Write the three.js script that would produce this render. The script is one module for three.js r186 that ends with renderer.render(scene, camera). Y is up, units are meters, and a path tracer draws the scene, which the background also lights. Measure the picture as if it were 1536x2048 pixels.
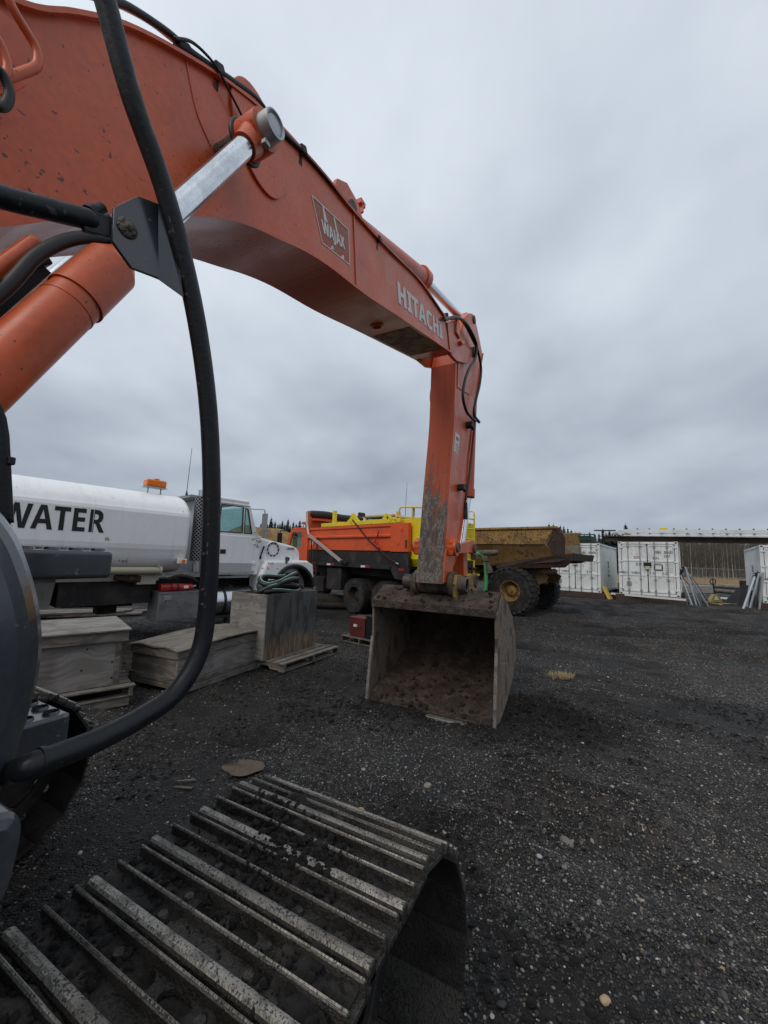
import * as THREE from 'three';
import { mergeGeometries, toCreasedNormals } from 'three/addons/utils/BufferGeometryUtils.js';
import { RoundedBoxGeometry } from 'three/addons/geometries/RoundedBoxGeometry.js';
import { FontLoader } from 'three/addons/loaders/FontLoader.js';
import { TextGeometry } from 'three/addons/geometries/TextGeometry.js';

// ---------- camera, sky, sun, exposure ----------
const scene = new THREE.Scene();
const F = 780, PITCH = 6.73 * Math.PI / 180, ROLL = 2.0 * Math.PI / 180, EYE = 1.72;
const camera = new THREE.PerspectiveCamera(2 * Math.atan(1024 / F) * 180 / Math.PI, 0.75, 0.05, 2000);
const fw = new THREE.Vector3(0, Math.sin(PITCH), -Math.cos(PITCH));
const r0 = new THREE.Vector3(1, 0, 0), u0 = new THREE.Vector3().crossVectors(r0, fw);
const CR = r0.clone().multiplyScalar(Math.cos(ROLL)).addScaledVector(u0, Math.sin(ROLL));
const CU = u0.clone().multiplyScalar(Math.cos(ROLL)).addScaledVector(r0, -Math.sin(ROLL));
camera.position.set(0, EYE, 0);
camera.quaternion.setFromRotationMatrix(new THREE.Matrix4().makeBasis(CR, CU, fw.clone().negate()));
scene.add(camera);

const renderer = new THREE.WebGLRenderer({ antialias: true });
renderer.toneMapping = THREE.LinearToneMapping;
renderer.toneMappingExposure = 1.16;
renderer.shadowMap.enabled = true;

function mulberry(a) { return () => { a |= 0; a = a + 0x6D2B79F5 | 0; let t = Math.imul(a ^ a >>> 15, 1 | a); t = t + Math.imul(t ^ t >>> 7, 61 | t) ^ t; return ((t ^ t >>> 14) >>> 0) / 4294967296; }; }
const rnd = mulberry(20240417);
const RR = (a, b) => a + (b - a) * rnd();
const clamp = (x, a = 0, b = 1) => x < a ? a : x > b ? b : x;
const smooth = (a, b, x) => { const t = clamp((x - a) / (b - a)); return t * t * (3 - 2 * t); };
const mix = (a, b, t) => a + (b - a) * t;
// lattice value noise, tileable with period per
function hash(x, y, z, s) { let h = Math.imul(x, 374761393) + Math.imul(y, 668265263) + Math.imul(z, 2147483647) + Math.imul(s, 1274126177); h = Math.imul(h ^ h >>> 13, 1274126177); return ((h ^ h >>> 16) >>> 0) / 4294967296; }
function vn(x, y, per, s) {
  const xi = Math.floor(x), yi = Math.floor(y), fx = x - xi, fy = y - yi;
  const ux = fx * fx * (3 - 2 * fx), uy = fy * fy * (3 - 2 * fy);
  const m = v => ((v % per) + per) % per, x0 = m(xi), x1 = m(xi + 1), y0 = m(yi), y1 = m(yi + 1);
  return mix(mix(hash(x0, y0, 0, s), hash(x1, y0, 0, s), ux), mix(hash(x0, y1, 0, s), hash(x1, y1, 0, s), ux), uy);
}
function fbm(x, y, per, s, oct = 4, g = 0.5) { let a = 1, t = 0, n = 0; for (let i = 0; i < oct; i++) { t += a * vn(x, y, per, s + i * 17); n += a; a *= g; x *= 2; y *= 2; per *= 2; } return t / n; }
function vn3(x, y, z, s) {
  const xi = Math.floor(x), yi = Math.floor(y), zi = Math.floor(z), fx = x - xi, fy = y - yi, fz = z - zi;
  const ux = fx * fx * (3 - 2 * fx), uy = fy * fy * (3 - 2 * fy), uz = fz * fz * (3 - 2 * fz);
  const L = (k) => mix(mix(hash(xi, yi, k, s), hash(xi + 1, yi, k, s), ux), mix(hash(xi, yi + 1, k, s), hash(xi + 1, yi + 1, k, s), ux), uy);
  return mix(L(zi), L(zi + 1), uz);
}
function fbm3(x, y, z, s, oct = 5) { let a = 1, t = 0, n = 0; for (let i = 0; i < oct; i++) { t += a * vn3(x, y, z, s + i * 31); n += a; a *= 0.5; x *= 2; y *= 2; z *= 2; } return t / n; }

// overcast sky: a layer of stratus, soft streaks, thicker and darker towards the horizon
{
  const W = 1024, Hh = 512, d = new Float32Array(W * Hh * 4);
  for (let j = 0; j < Hh; j++) {
    const el = ((j + 0.5) / Hh - 0.5) * Math.PI, sy = Math.sin(el), cy = Math.cos(el);
    for (let i = 0; i < W; i++) {
      const az = ((i + 0.5) / W - 0.5) * 2 * Math.PI, dx = Math.cos(az) * cy, dz = Math.sin(az) * cy;
      const h = Math.max(sy, 0.0), k = 1 / (h + 0.22);
      const X = dx * k, Z = dz * k;
      const n = fbm3(X * 1.1 + 3.1, Z * 0.75 + 1.7, 0.4, 5, 5), n2 = fbm3(X * 3.8 + 9, Z * 3.2, 2.2, 91, 6);
      let L = 0.395 + 0.24 * smooth(-0.02, 0.85, sy);
      L *= 1 + 0.6 * (n - 0.5) + 0.46 * (n2 - 0.5);
      const t = clamp((L - 0.28) / 0.4);
      const o = (j * W + i) * 4;
      let r = L * mix(0.855, 0.915, t), g = L * mix(0.975, 1.005, t), b = L * mix(1.18, 1.11, t);
      if (sy < 0) { const q = smooth(0, -0.15, sy); r = mix(r, 0.05, q); g = mix(g, 0.05, q); b = mix(b, 0.05, q); }
      d[o] = r; d[o + 1] = g; d[o + 2] = b; d[o + 3] = 1;
    }
  }
  const t = new THREE.DataTexture(d, W, Hh, THREE.RGBAFormat, THREE.FloatType);
  t.mapping = THREE.EquirectangularReflectionMapping; t.magFilter = THREE.LinearFilter; t.minFilter = THREE.LinearFilter; t.wrapS = THREE.RepeatWrapping; t.needsUpdate = true;
  scene.background = t; scene.environment = t;
}
const sun = new THREE.DirectionalLight(0xfff4e6, 1.0);
sun.position.set(-18, 34, 22); sun.target.position.set(2, 0, -8);
sun.castShadow = true; sun.shadow.radius = 60; sun.shadow.mapSize.set(2048, 2048);
Object.assign(sun.shadow.camera, { left: -30, right: 30, top: 30, bottom: -30, near: 1, far: 120 });
scene.add(sun, sun.target);

// ---------- helpers ----------
const V = (x, y, z) => new THREE.Vector3(x, y, z);
function ray(px, py) { return CR.clone().multiplyScalar((px - 768) / F).addScaledVector(CU, (1024 - py) / F).add(fw); }
function frame(deg) { const t = deg * Math.PI / 180; return { u: V(Math.sin(t), 0, -Math.cos(t)), w: V(Math.cos(t), 0, Math.sin(t)) }; }
// pixel -> (u, y) on the vertical plane at distance W to the right of the eye, in a frame turned by deg
function onW(fr, px, py, W) { const d = ray(px, py), t = W / d.dot(fr.w); return [t * d.dot(fr.u), t * d.y + EYE]; }
function ground(px, py, y = 0) { const d = ray(px, py), t = (y - EYE) / d.y; return V(d.x * t, y, d.z * t); }

const counts = {};
function numbered(n) { const c = counts[n] || 0; counts[n] = c + 1; return c ? n + '_' + String(c).padStart(3, '0') : n; }
function thing(name, label, category, pos, ry = 0, group, parent = scene) {
  const o = new THREE.Group(); o.name = numbered(name); o.position.copy(pos); o.rotation.y = ry;
  o.userData = { label, category }; if (group) o.userData.group = group; parent.add(o); return o;
}
// things whose local x is forward, z is right
function turn(dx, dz) { return Math.atan2(-dz, dx); }
function uvbox(g, sc = 1, rot = false) {
  const p = g.attributes.position, n = p.count, uv = new Float32Array(n * 2), a = V(), b = V(), c = V(), e = V();
  for (let i = 0; i < n; i += 3) {
    a.fromBufferAttribute(p, i); b.fromBufferAttribute(p, i + 1); c.fromBufferAttribute(p, i + 2);
    e.crossVectors(b.clone().sub(a), c.clone().sub(a));
    const x = Math.abs(e.x), y = Math.abs(e.y), z = Math.abs(e.z);
    [a, b, c].forEach((q, k) => {
      let s, t; if (z >= x && z >= y) { s = q.x; t = q.y; } else if (x >= y) { s = q.z; t = q.y; } else { s = q.x; t = q.z; }
      if (rot) [s, t] = [t, s];
      uv[(i + k) * 2] = s * sc; uv[(i + k) * 2 + 1] = t * sc;
    });
  }
  g.setAttribute('uv', new THREE.BufferAttribute(uv, 2)); return g;
}
function clean(g, rot) {
  if (g.index) g = g.toNonIndexed();
  for (const k of Object.keys(g.attributes)) if (!['position', 'normal'].includes(k)) g.deleteAttribute(k);
  g.morphAttributes = {}; g.groups = [];
  return uvbox(g, 1, rot);
}
function merged(list, rot, keep) {
  const a = (Array.isArray(list) ? list.flat(3) : [list]);
  const c = a.map(g => keep ? (g.index ? g.toNonIndexed() : g) : clean(g, rot));
  return c.length > 1 ? mergeGeometries(c, false) : c[0];
}
function part(name, geoms, mat, parent, opt = {}) {
  const m = new THREE.Mesh(opt.raw ? geoms : merged(geoms, opt.rot, opt.keep), mat);
  m.name = name; m.castShadow = m.receiveShadow = true; parent.add(m);
  if (opt.label) m.userData.label = opt.label; if (opt.kind) m.userData.kind = opt.kind;
  return m;
}
function solo(name, geoms, mat, label, category, group, opt = {}) {
  const m = part(numbered(name), geoms, mat, scene, opt); m.userData = { ...m.userData, label, category }; if (group) m.userData.group = group; return m;
}
const X = (g, x = 0, y = 0, z = 0, rx = 0, ry = 0, rz = 0) => { const m = new THREE.Matrix4().makeRotationFromEuler(new THREE.Euler(rx, ry, rz)); m.setPosition(x, y, z); return g.applyMatrix4(m); };
const box = (w, h, d, x = 0, y = 0, z = 0, rx = 0, ry = 0, rz = 0) => X(new THREE.BoxGeometry(w, h, d), x, y, z, rx, ry, rz);
const rbox = (w, h, d, r, x = 0, y = 0, z = 0, rx = 0, ry = 0, rz = 0, s = 2) => X(new RoundedBoxGeometry(w, h, d, s, Math.min(r, w / 2.01, h / 2.01, d / 2.01)), x, y, z, rx, ry, rz);
const b2 = (x0, x1, y0, y1, z0, z1, r = 0) => r ? rbox(x1 - x0, y1 - y0, z1 - z0, r, (x0 + x1) / 2, (y0 + y1) / 2, (z0 + z1) / 2) : box(x1 - x0, y1 - y0, z1 - z0, (x0 + x1) / 2, (y0 + y1) / 2, (z0 + z1) / 2);
function cyl(a, b, ra, rb = ra, seg = 16) {
  const d = b.clone().sub(a), L = d.length(), g = new THREE.CylinderGeometry(rb, ra, L, seg, 1);
  const q = new THREE.Quaternion().setFromUnitVectors(V(0, 1, 0), d.normalize());
  return g.applyMatrix4(new THREE.Matrix4().compose(a.clone().add(b).multiplyScalar(0.5), q, V(1, 1, 1)));
}
function bar(a, b, w, h) { // box beam from a to b
  const d = b.clone().sub(a), L = d.length(), g = new THREE.BoxGeometry(w, h, L);
  const m = new THREE.Matrix4().lookAt(a, b, Math.abs(d.y) > 0.98 * L ? V(1, 0, 0) : V(0, 1, 0)); m.setPosition(a.clone().add(b).multiplyScalar(0.5));
  return g.applyMatrix4(m);
}
function tube(pts, r, seg = 40, rad = 10, caps = true, tension = 0.5, type = 'centripetal') {
  const c = new THREE.CatmullRomCurve3(pts, false, type, tension), g = [new THREE.TubeGeometry(c, seg, r, rad, false)];
  if (caps) { for (const t of [0, 1]) { const s = new THREE.SphereGeometry(r * 1.002, rad, 6); const p = c.getPoint(t); s.translate(p.x, p.y, p.z); g.push(s); } }
  return g;
}
// polyline with filleted corners
function bent(pts, fil = 0.08, n = 6) {
  const out = [pts[0].clone()];
  for (let i = 1; i < pts.length - 1; i++) {
    const p = pts[i], a = pts[i - 1].clone().sub(p), b = pts[i + 1].clone().sub(p), f = Math.min(fil, a.length() * 0.45, b.length() * 0.45);
    a.normalize().multiplyScalar(f).add(p); b.normalize().multiplyScalar(f).add(p);
    for (let k = 0; k <= n; k++) { const t = k / n; out.push(a.clone().multiplyScalar((1 - t) * (1 - t)).addScaledVector(p, 2 * t * (1 - t)).addScaledVector(b, t * t)); }
  }
  out.push(pts[pts.length - 1].clone()); return out;
}
function pipe(pts, r, fil = 0.08, rad = 10) { const q = bent(pts, fil); return tube(q, r, q.length * 3, rad, true); }
function ext(pts, z0, z1, bevel = 0, holes = [], curve = 8, bs = 2) {
  const s = new THREE.Shape(pts.map(p => new THREE.Vector2(p[0], p[1])));
  for (const h of holes) s.holes.push(new THREE.Path(h.map(p => new THREE.Vector2(p[0], p[1]))));
  const g = new THREE.ExtrudeGeometry(s, { depth: z1 - z0 - 2 * bevel, bevelEnabled: bevel > 0, bevelThickness: bevel, bevelSize: bevel, bevelOffset: -bevel, bevelSegments: bs, curveSegments: curve });
  return g.translate(0, 0, z0 + bevel);
}
// plate that follows a polyline in x,y, thickness t to its left side, from z0 to z1
function strip(pts, z0, z1, t) {
  const o = pts.map((p, i) => { const a = pts[Math.max(0, i - 1)], b = pts[Math.min(pts.length - 1, i + 1)], dx = b[0] - a[0], dy = b[1] - a[1], L = Math.hypot(dx, dy) || 1; return [p[0] - dy / L * t, p[1] + dx / L * t]; });
  return ext([...pts, ...o.reverse()], z0, z1);
}
function arc(cx, cy, r, a0, a1, n = 16) { const o = []; for (let i = 0; i <= n; i++) { const a = a0 + (a1 - a0) * i / n; o.push([cx + r * Math.cos(a), cy + r * Math.sin(a)]); } return o; }
const circle = (cx, cy, r, n = 24) => arc(cx, cy, r, 0, 2 * Math.PI * (1 - 1 / n), n - 1);
function smoothLine(pts, n = 6) { const c = new THREE.CatmullRomCurve3(pts.map(p => V(p[0], p[1], 0)), false, 'centripetal'); return c.getPoints((pts.length - 1) * n).map(p => [p.x, p.y]); }
const font = await new FontLoader().loadAsync('fonts/droid/droid_sans_bold.typeface.json');
const fontR = await new FontLoader().loadAsync('fonts/droid/droid_sans_regular.typeface.json');
// text in the local x,y plane facing +z, scaled to width w and height h, lower left at 0,0
function textGeo(s, w, h, d = 0.004, f = font, bold = 0) {
  const g = new TextGeometry(s, { font: f, size: 1, depth: 1, curveSegments: 4, bevelEnabled: bold > 0, bevelSize: bold, bevelThickness: 0.01, bevelSegments: 1 }); g.computeBoundingBox(); const b = g.boundingBox;
  g.translate(-b.min.x, -b.min.y, 0); g.scale(w / (b.max.x - b.min.x), h / (b.max.y - b.min.y), d); return g;
}

// ---------- materials ----------
function tex(w, h, fn, srgb = true) {
  const d = new Uint8Array(w * h * 4); let k = 0;
  for (let j = 0; j < h; j++) for (let i = 0; i < w; i++) { const c = fn(i / w, j / h, i, j); d[k++] = clamp(c[0]) * 255; d[k++] = clamp(c[1]) * 255; d[k++] = clamp(c[2]) * 255; d[k++] = 255; }
  const t = new THREE.DataTexture(d, w, h); t.wrapS = t.wrapT = THREE.RepeatWrapping; t.magFilter = THREE.LinearFilter; t.minFilter = THREE.LinearMipmapLinearFilter; t.generateMipmaps = true;
  if (srgb) t.colorSpace = THREE.SRGBColorSpace; t.needsUpdate = true; return t;
}
const rep = (t, m, my = m) => { t.repeat.set(1 / m, 1 / my); return t; };
const hex = h => [(h >> 16 & 255) / 255, (h >> 8 & 255) / 255, (h & 255) / 255];
const mix3 = (a, b, t) => [mix(a[0], b[0], t), mix(a[1], b[1], t), mix(a[2], b[2], t)];
const std = (o) => new THREE.MeshStandardMaterial({ roughness: 0.6, ...o });
const phys = (o) => new THREE.MeshPhysicalMaterial({ roughness: 0.5, ...o });
// painted metal with dust mottling, small chips and vertical water marks
function paint(base, size, o = {}) {
  const B = hex(base), D = hex(o.dirt ?? 0x4a4038), C = hex(o.chip ?? 0x2a2522), s = o.seed ?? 3, res = o.res ?? 512;
  const P = o.px ?? 24;
  const t = tex(res, res, (u, v) => {
    const m = fbm(u * 5, v * 5, 5, s, 5), st = fbm(u * 40, v * 3, 40, s + 9, 3), fine = fbm(u * 96, v * 96, 96, s + 4, 2);
    let c = mix3(B, D, (o.dust ?? 0.25) * smooth(0.42, 0.8, m) + (o.streak ?? 0.12) * smooth(0.5, 0.85, st));
    const fk = o.fine ?? 0.12; c = c.map(x => x * (1 - fk / 2 + fk * fine));
    const ch = fbm(u * P, v * P, P, s + 22, 3), big = fbm(u * 4, v * 4, 4, s + 41, 3);
    if (ch > (o.chipAt ?? 0.78) - 0.12 * smooth(0.5, 0.75, big)) c = mix3(c, C, o.chipK ?? 0.75);
    return c;
  });
  return rep(t, size);
}
const rough = (size, lo, hi, s, f = 8) => rep(tex(256, 256, (u, v) => { const n = fbm(u * f, v * f, f, s, 5); const r = mix(lo, hi, smooth(0.3, 0.7, n)); return [r, r, r]; }, false), size);
const bumpT = (size, f, s, oct = 5, res = 256) => rep(tex(res, res, (u, v) => { const n = fbm(u * f, v * f, f, s, oct, 0.6); return [n, n, n]; }, false), size);

const T = {};
T.orange = paint(0xcf5725, 1.6, { seed: 3, dust: 0.16, streak: 0.05, dirt: 0x6a3a2c, chip: 0x3a1c14, chipAt: 0.83, px: 90, res: 1024 });
T.oranged = paint(0xd2521f, 2.2, { seed: 17, dust: 0.4, streak: 0.42, dirt: 0xa8492c, chip: 0x70402c, chipAt: 0.86 });
T.white = paint(0xebeced, 3, { fine: 0.03, seed: 23, dust: 0.07, streak: 0.07, dirt: 0x9a958c, chip: 0x8a8278, chipAt: 0.9 });
T.cont = paint(0xe0e3e2, 2.4, { fine: 0.06, seed: 29, dust: 0.2, streak: 0.16, dirt: 0x8d8a82, chip: 0x7a5a48, chipAt: 0.85, px: 60 });
T.yellow = paint(0xe0c81c, 2, { seed: 31, dust: 0.15, streak: 0.15, dirt: 0x9c8a2a, chip: 0x6a5c22, chipAt: 0.86 });
T.ochre = paint(0x9a7a44, 1.3, { seed: 37, dust: 0.6, streak: 0.25, dirt: 0x57422c, chip: 0x4a3628, chipAt: 0.62, px: 40, chipK: 0.85 });
T.brown = paint(0x7a5d32, 1.8, { seed: 39, dust: 0.5, streak: 0.3, dirt: 0x4a3a28, chip: 0x3a2c22, chipAt: 0.74 });
T.steel = paint(0x6e655a, 0.5, { seed: 43, dust: 0.9, streak: 0.15, dirt: 0x3d3630, chip: 0x221e1b, chipAt: 0.62, px: 110 });
T.bare = paint(0x9c9a95, 0.42, { seed: 47, dust: 0.8, streak: 0.1, dirt: 0x6a6762, chip: 0x2c2824, chipAt: 0.62, px: 100, chipK: 0.8 });
T.dryMud = rep(tex(512, 512, (u, v) => { const m = fbm(u * 5, v * 3, 5, 57, 6, 0.6), k = fbm(u * 60, v * 60, 60, 58, 3); let c = mix3([0.41, 0.36, 0.31], [0.5, 0.455, 0.4], m); c = mix3(c, [0.27, 0.225, 0.195], 0.8 * smooth(0.5, 0.66, m)); return c.map(x => x * (0.85 + 0.3 * k)); }), 0.9);
T.mud = rep(tex(512, 512, (u, v) => { const m = fbm(u * 6, v * 6, 6, 51, 6, 0.62), k = fbm(u * 60, v * 60, 60, 55, 3); const c = mix3([0.22, 0.18, 0.155], [0.33, 0.28, 0.24], smooth(0.3, 0.72, m)); return c.map(x => x * (0.75 + 0.5 * k)); }), 0.8);
T.dirt = rep(tex(512, 512, (u, v) => { const m = fbm(u * 6, v * 6, 6, 151, 6, 0.62), k = fbm(u * 70, v * 70, 70, 155, 3); const c = mix3([0.1, 0.09, 0.083], [0.2, 0.18, 0.165], smooth(0.3, 0.72, m)); return c.map(x => x * (0.7 + 0.6 * k)); }), 0.5);
T.rubber = rep(tex(256, 256, (u, v) => { const m = fbm(u * 8, v * 8, 8, 61, 5); const c = mix3([0.11, 0.11, 0.112], [0.22, 0.212, 0.2], smooth(0.4, 0.75, m)); return c; }), 0.7);
T.darkgrey = paint(0x3a3d42, 0.9, { seed: 67, dust: 0.2, streak: 0.1, dirt: 0x55524e, chip: 0x77746e, chipAt: 0.86, px: 70 });
T.black = paint(0x17191d, 0.7, { seed: 71, dust: 0.25, streak: 0.1, dirt: 0x2c2c2c, chip: 0x5c5a55, chipAt: 0.88, px: 60 });
T.chassis = paint(0x1c1b1b, 1.2, { seed: 73, dust: 0.8, streak: 0.2, dirt: 0x3f3832, chip: 0x4c3a2c, chipAt: 0.8 });
T.rust = paint(0x46352e, 1.2, { seed: 79, dust: 0.6, streak: 0.3, dirt: 0x2c2422, chip: 0x5a4436, chipAt: 0.76 });
T.alu = paint(0x9a9c9c, 0.8, { seed: 83, dust: 0.4, streak: 0.2, dirt: 0x6a6864, chip: 0x555350, chipAt: 0.84 });
T.chrome = paint(0xdcdfe2, 0.35, { seed: 87, dust: 0.35, streak: 0.1, dirt: 0x9ea2a6, chip: 0x6b6a68, chipAt: 0.84, px: 30, chipK: 0.55 });
// weathered plywood and boards: grain runs along u
function wood(a, b, dark, s, size, knots = true) {
  const A = hex(a), B = hex(b), D = hex(dark);
  return rep(tex(512, 512, (u, v) => {
    const wx = fbm(u * 3, v * 3, 3, s, 3) * 0.22, g = fbm(u * 4 + 7, (v + wx) * 40, 1 << 20, s + 3, 4), ring = Math.abs(Math.sin((v + wx * 1.6 + fbm(u * 2, v * 5, 1 << 20, s + 8, 2) * 0.3) * 46));
    let c = mix3(A, B, smooth(0.3, 0.7, g)); c = mix3(c, D, 0.11 * Math.pow(1 - ring, 3) * smooth(0.42, 0.6, fbm(u * 2, v * 2, 2, s + 70, 3)) + 0.34 * smooth(0.52, 0.75, fbm(u * 5, v * 5, 5, s + 30, 4)));
    if (knots && fbm(u * 16, v * 16, 16, s + 60, 2) > 0.88) c = mix3(c, D, 0.7);
    return c;
  }), size);
}
T.ply = wood(0x8b8884, 0x74716c, 0x45403b, 101, 1.1);
T.plyDark = wood(0x5f5d5a, 0x4a4846, 0x2a2725, 111, 1.0);
T.plyBrown = wood(0x7a736a, 0x625b53, 0x3a332d, 121, 1.2);
T.board = wood(0x77726b, 0x5a5650, 0x322e2a, 131, 0.7);

const B = {};
B.fine = bumpT(0.25, 32, 201, 4); B.coarse = bumpT(0.6, 14, 203, 6, 512); B.cast = bumpT(0.12, 24, 207, 4);
const M = {
  orange: phys({ map: T.orange, roughness: 0.45, roughnessMap: rough(1.2, 0.75, 1, 11), clearcoat: 0.1, clearcoatRoughness: 0.3 }),
  orangeDump: std({ map: T.oranged, roughness: 0.5 }),
  white: phys({ map: T.white, roughness: 0.42, clearcoat: 0.3, clearcoatRoughness: 0.35 }),
  cont: std({ map: T.cont, roughness: 0.6 }),
  yellow: std({ map: T.yellow, roughness: 0.45 }),
  ochre: std({ map: T.ochre, roughness: 0.8, bumpMap: B.fine, bumpScale: 0.002 }),
  brown: std({ map: T.brown, roughness: 0.8 }),
  steel: std({ map: T.steel, roughness: 0.72, metalness: 0.25, bumpMap: B.cast, bumpScale: 0.003 }),
  bare: std({ map: T.bare, roughness: 0.6, metalness: 0.3, bumpMap: B.cast, bumpScale: 0.002 }),
  dryMud: std({ map: T.dryMud, roughness: 0.95, bumpMap: B.coarse, bumpScale: 0.012 }),
  mud: std({ map: T.mud, roughness: 0.95, bumpMap: B.coarse, bumpScale: 0.03 }),
  dirt: std({ map: T.dirt, roughness: 0.95, bumpMap: B.coarse, bumpScale: 0.02 }),
  rubber: std({ map: T.rubber, roughness: 0.88, bumpMap: B.cast, bumpScale: 0.003 }),
  darkgrey: phys({ map: T.darkgrey, roughness: 0.28, roughnessMap: rough(0.6, 0.7, 1, 13), clearcoat: 0.5, clearcoatRoughness: 0.12 }),
  railBlack: phys({ map: T.black, roughness: 0.5, roughnessMap: rough(0.3, 0.7, 1, 15), bumpMap: B.fine, bumpScale: 0.0006, specularIntensity: 0.6 }),
  black: std({ map: T.black, roughness: 0.6 }),
  hose: std({ color: 0x17181a, roughness: 0.5 }),
  chassis: std({ map: T.chassis, roughness: 0.8 }),
  rust: std({ map: T.rust, roughness: 0.85 }),
  alu: std({ map: T.alu, roughness: 0.42, metalness: 0.75 }),
  chrome: std({ map: T.chrome, roughness: 0.16, metalness: 1 }),
  polished: std({ color: 0xc9ccce, roughness: 0.22, metalness: 1 }),
  poleAlu: std({ color: 0xb9bec2, roughness: 0.5, metalness: 0.35 }),
  zinc: std({ color: 0x9ba0a3, roughness: 0.45, metalness: 0.6 }),
  ply: std({ map: T.ply, roughness: 0.9, bumpMap: T.ply, bumpScale: 0.002 }),
  plyDark: std({ map: T.plyDark, roughness: 0.85, bumpMap: T.plyDark, bumpScale: 0.002 }),
  plyBrown: std({ map: T.plyBrown, roughness: 0.9 }),
  board: std({ map: T.board, roughness: 0.92, bumpMap: T.board, bumpScale: 0.003 }),
  letterBlack: std({ color: 0x16171a, roughness: 0.55 }),
  letterWhite: std({ color: 0xd9d8d4, roughness: 0.55 }),
  letterGrey: std({ color: 0x6d7172, roughness: 0.6 }),
  letterRed: std({ color: 0x8e5a4c, roughness: 0.7 }),
  glass: phys({ color: 0xdcebe9, transmission: 1, thickness: 0, roughness: 0.03, ior: 1.5 }),
  amber: phys({ color: 0xe0730c, roughness: 0.25, clearcoat: 0.6 }),
  red: std({ color: 0x9c1c22, roughness: 0.4 }),
  redDark: std({ color: 0x5a2620, roughness: 0.6 }),
  reflWhite: std({ color: 0xd8d6cf, roughness: 0.4 }),
  green: std({ color: 0x3f8f5c, roughness: 0.5 }),
  greenStripe: std({ color: 0x7fb39a, roughness: 0.5 }),
  greenDark: std({ color: 0x1f3d33, roughness: 0.8 }),
  seat: std({ color: 0x6f7478, roughness: 0.9 }),
  cream: std({ color: 0xb8aa7c, roughness: 0.5 }),
  dark: std({ color: 0x0c0c0d, roughness: 0.9 }),
  tarp: std({ color: 0x26272a, roughness: 0.7, bumpMap: B.coarse, bumpScale: 0.02 }),
  pallet: std({ color: 0x9a8a55, roughness: 0.7 }),
};
// ---------- ground ----------
const EXF = frame(27.5), EXW = -1.64;
const exWorld = (u, W) => EXF.u.clone().multiplyScalar(u).addScaledVector(EXF.w, W);
const lump = (x, z, cx, cz, r, h) => { const d = ((x - cx) ** 2 + (z - cz) ** 2) / (r * r); return d > 6 ? 0 : h * Math.exp(-d); };
const lips = [exWorld(4.12, -2.35), exWorld(4.2, -1.9), exWorld(4.35, -0.7), exWorld(4.75, -0.55), exWorld(5.3, -0.5), exWorld(4.0, -2.8), exWorld(2.0, -0.75), exWorld(1.75, -0.2)];
// how muddy (1) or gravelly (0) the yard is at a spot
function mudAt(x, z) {
  const wx = 1.4 * (fbm3(x * 0.3, z * 0.3, 9, 305, 3) - 0.5), a = x * 0.9 + z * 0.43, c = -x * 0.43 + z * 0.9 + wx * 2;
  const n = 0.55 * fbm3(a * 0.22 + 11, c * 0.95 + 4, 0, 301, 4) + 0.45 * fbm3(x * 0.7 + 3, z * 0.7 + 8, 1, 303, 4);
  const pale = draggedAt(x, z);
  return smooth(0.44, 0.56, n - 0.2 * pale);
}
function draggedAt(x, z) { // gravel laid bare where the bucket was dragged
  return Math.exp(-(((x - 0.15) / 0.9) ** 2) - (((z + 3.6) / 0.55) ** 2)) + 0.8 * Math.exp(-(((x - 2.6) / 1.1) ** 2) - (((z + 2.2) / 0.8) ** 2));
}
function ruts(x, z) { // wheel ruts crossing the yard in front of the containers
  const a = 0.16, s = z * Math.cos(a) - x * Math.sin(a) + 0.5 * (fbm3(x * 0.16, z * 0.3, 3, 331, 3) - 0.5) * 4;
  const k = smooth(-6.8, -8.5, z) * smooth(-26, -17, z) * smooth(0.5, 3, x + 0.25 * -z - 1.5);
  return k * (0.11 * Math.sin(s * 5.2) + 0.05 * Math.sin(s * 11.3 + 1.1 + Math.sin(x * 0.7)));
}
function trackMarks(x, z) { // grouser prints left by the tracked machine, right of the bucket
  const p = V(x, 0, z), u = p.dot(EXF.u), w = p.dot(EXF.w), k = smooth(-0.95, -0.6, w) * smooth(0.75, 0.2, w) * smooth(1.9, 2.5, u) * smooth(7.5, 5.5, u);
  return k * 0.035 * Math.sin(u * 2 * Math.PI / 0.16 + 2.2 * (fbm3(x * 1.3, z * 1.3, 6, 345, 2) - 0.5)) * smooth(0.36, 0.56, fbm3(x * 1.7 + 5, z * 1.7, 8, 347, 3));
}
const arcs = [[-6, 4, 9.2], [-6, 4, 11.0], [9, 3.5, 7.6], [9, 3.5, 9.4], [-9, 9, 15.6], [-9, 9, 17.4]];
function passes(x, z) { // curved wheel passes through the soft ground, with berms beside them and crumbly lugs in them
  let h = 0; if (-z < 1.9) return 0;
  for (const [cx, cz, R] of arcs) { const d = Math.hypot(x - cx, z - cz) - R + 0.12 * (fbm3(x * 0.8, z * 0.8, 2, 371, 3) - 0.5); if (Math.abs(d) < 0.8) { const an = Math.atan2(z - cz, x - cx) * R; h += -0.075 * Math.exp(-((d / 0.2) ** 2)) * (0.8 + 0.35 * Math.sin(an * 32) * (d > 0 ? 1 : -1)) + 0.055 * Math.exp(-(((Math.abs(d) - 0.33) / 0.1) ** 2)); } }
  return h * smooth(0.3, 0.5, fbm3(x * 0.5, z * 0.5, 12, 377, 3)) * smooth(1.9, 2.6, -z);
}
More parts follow.
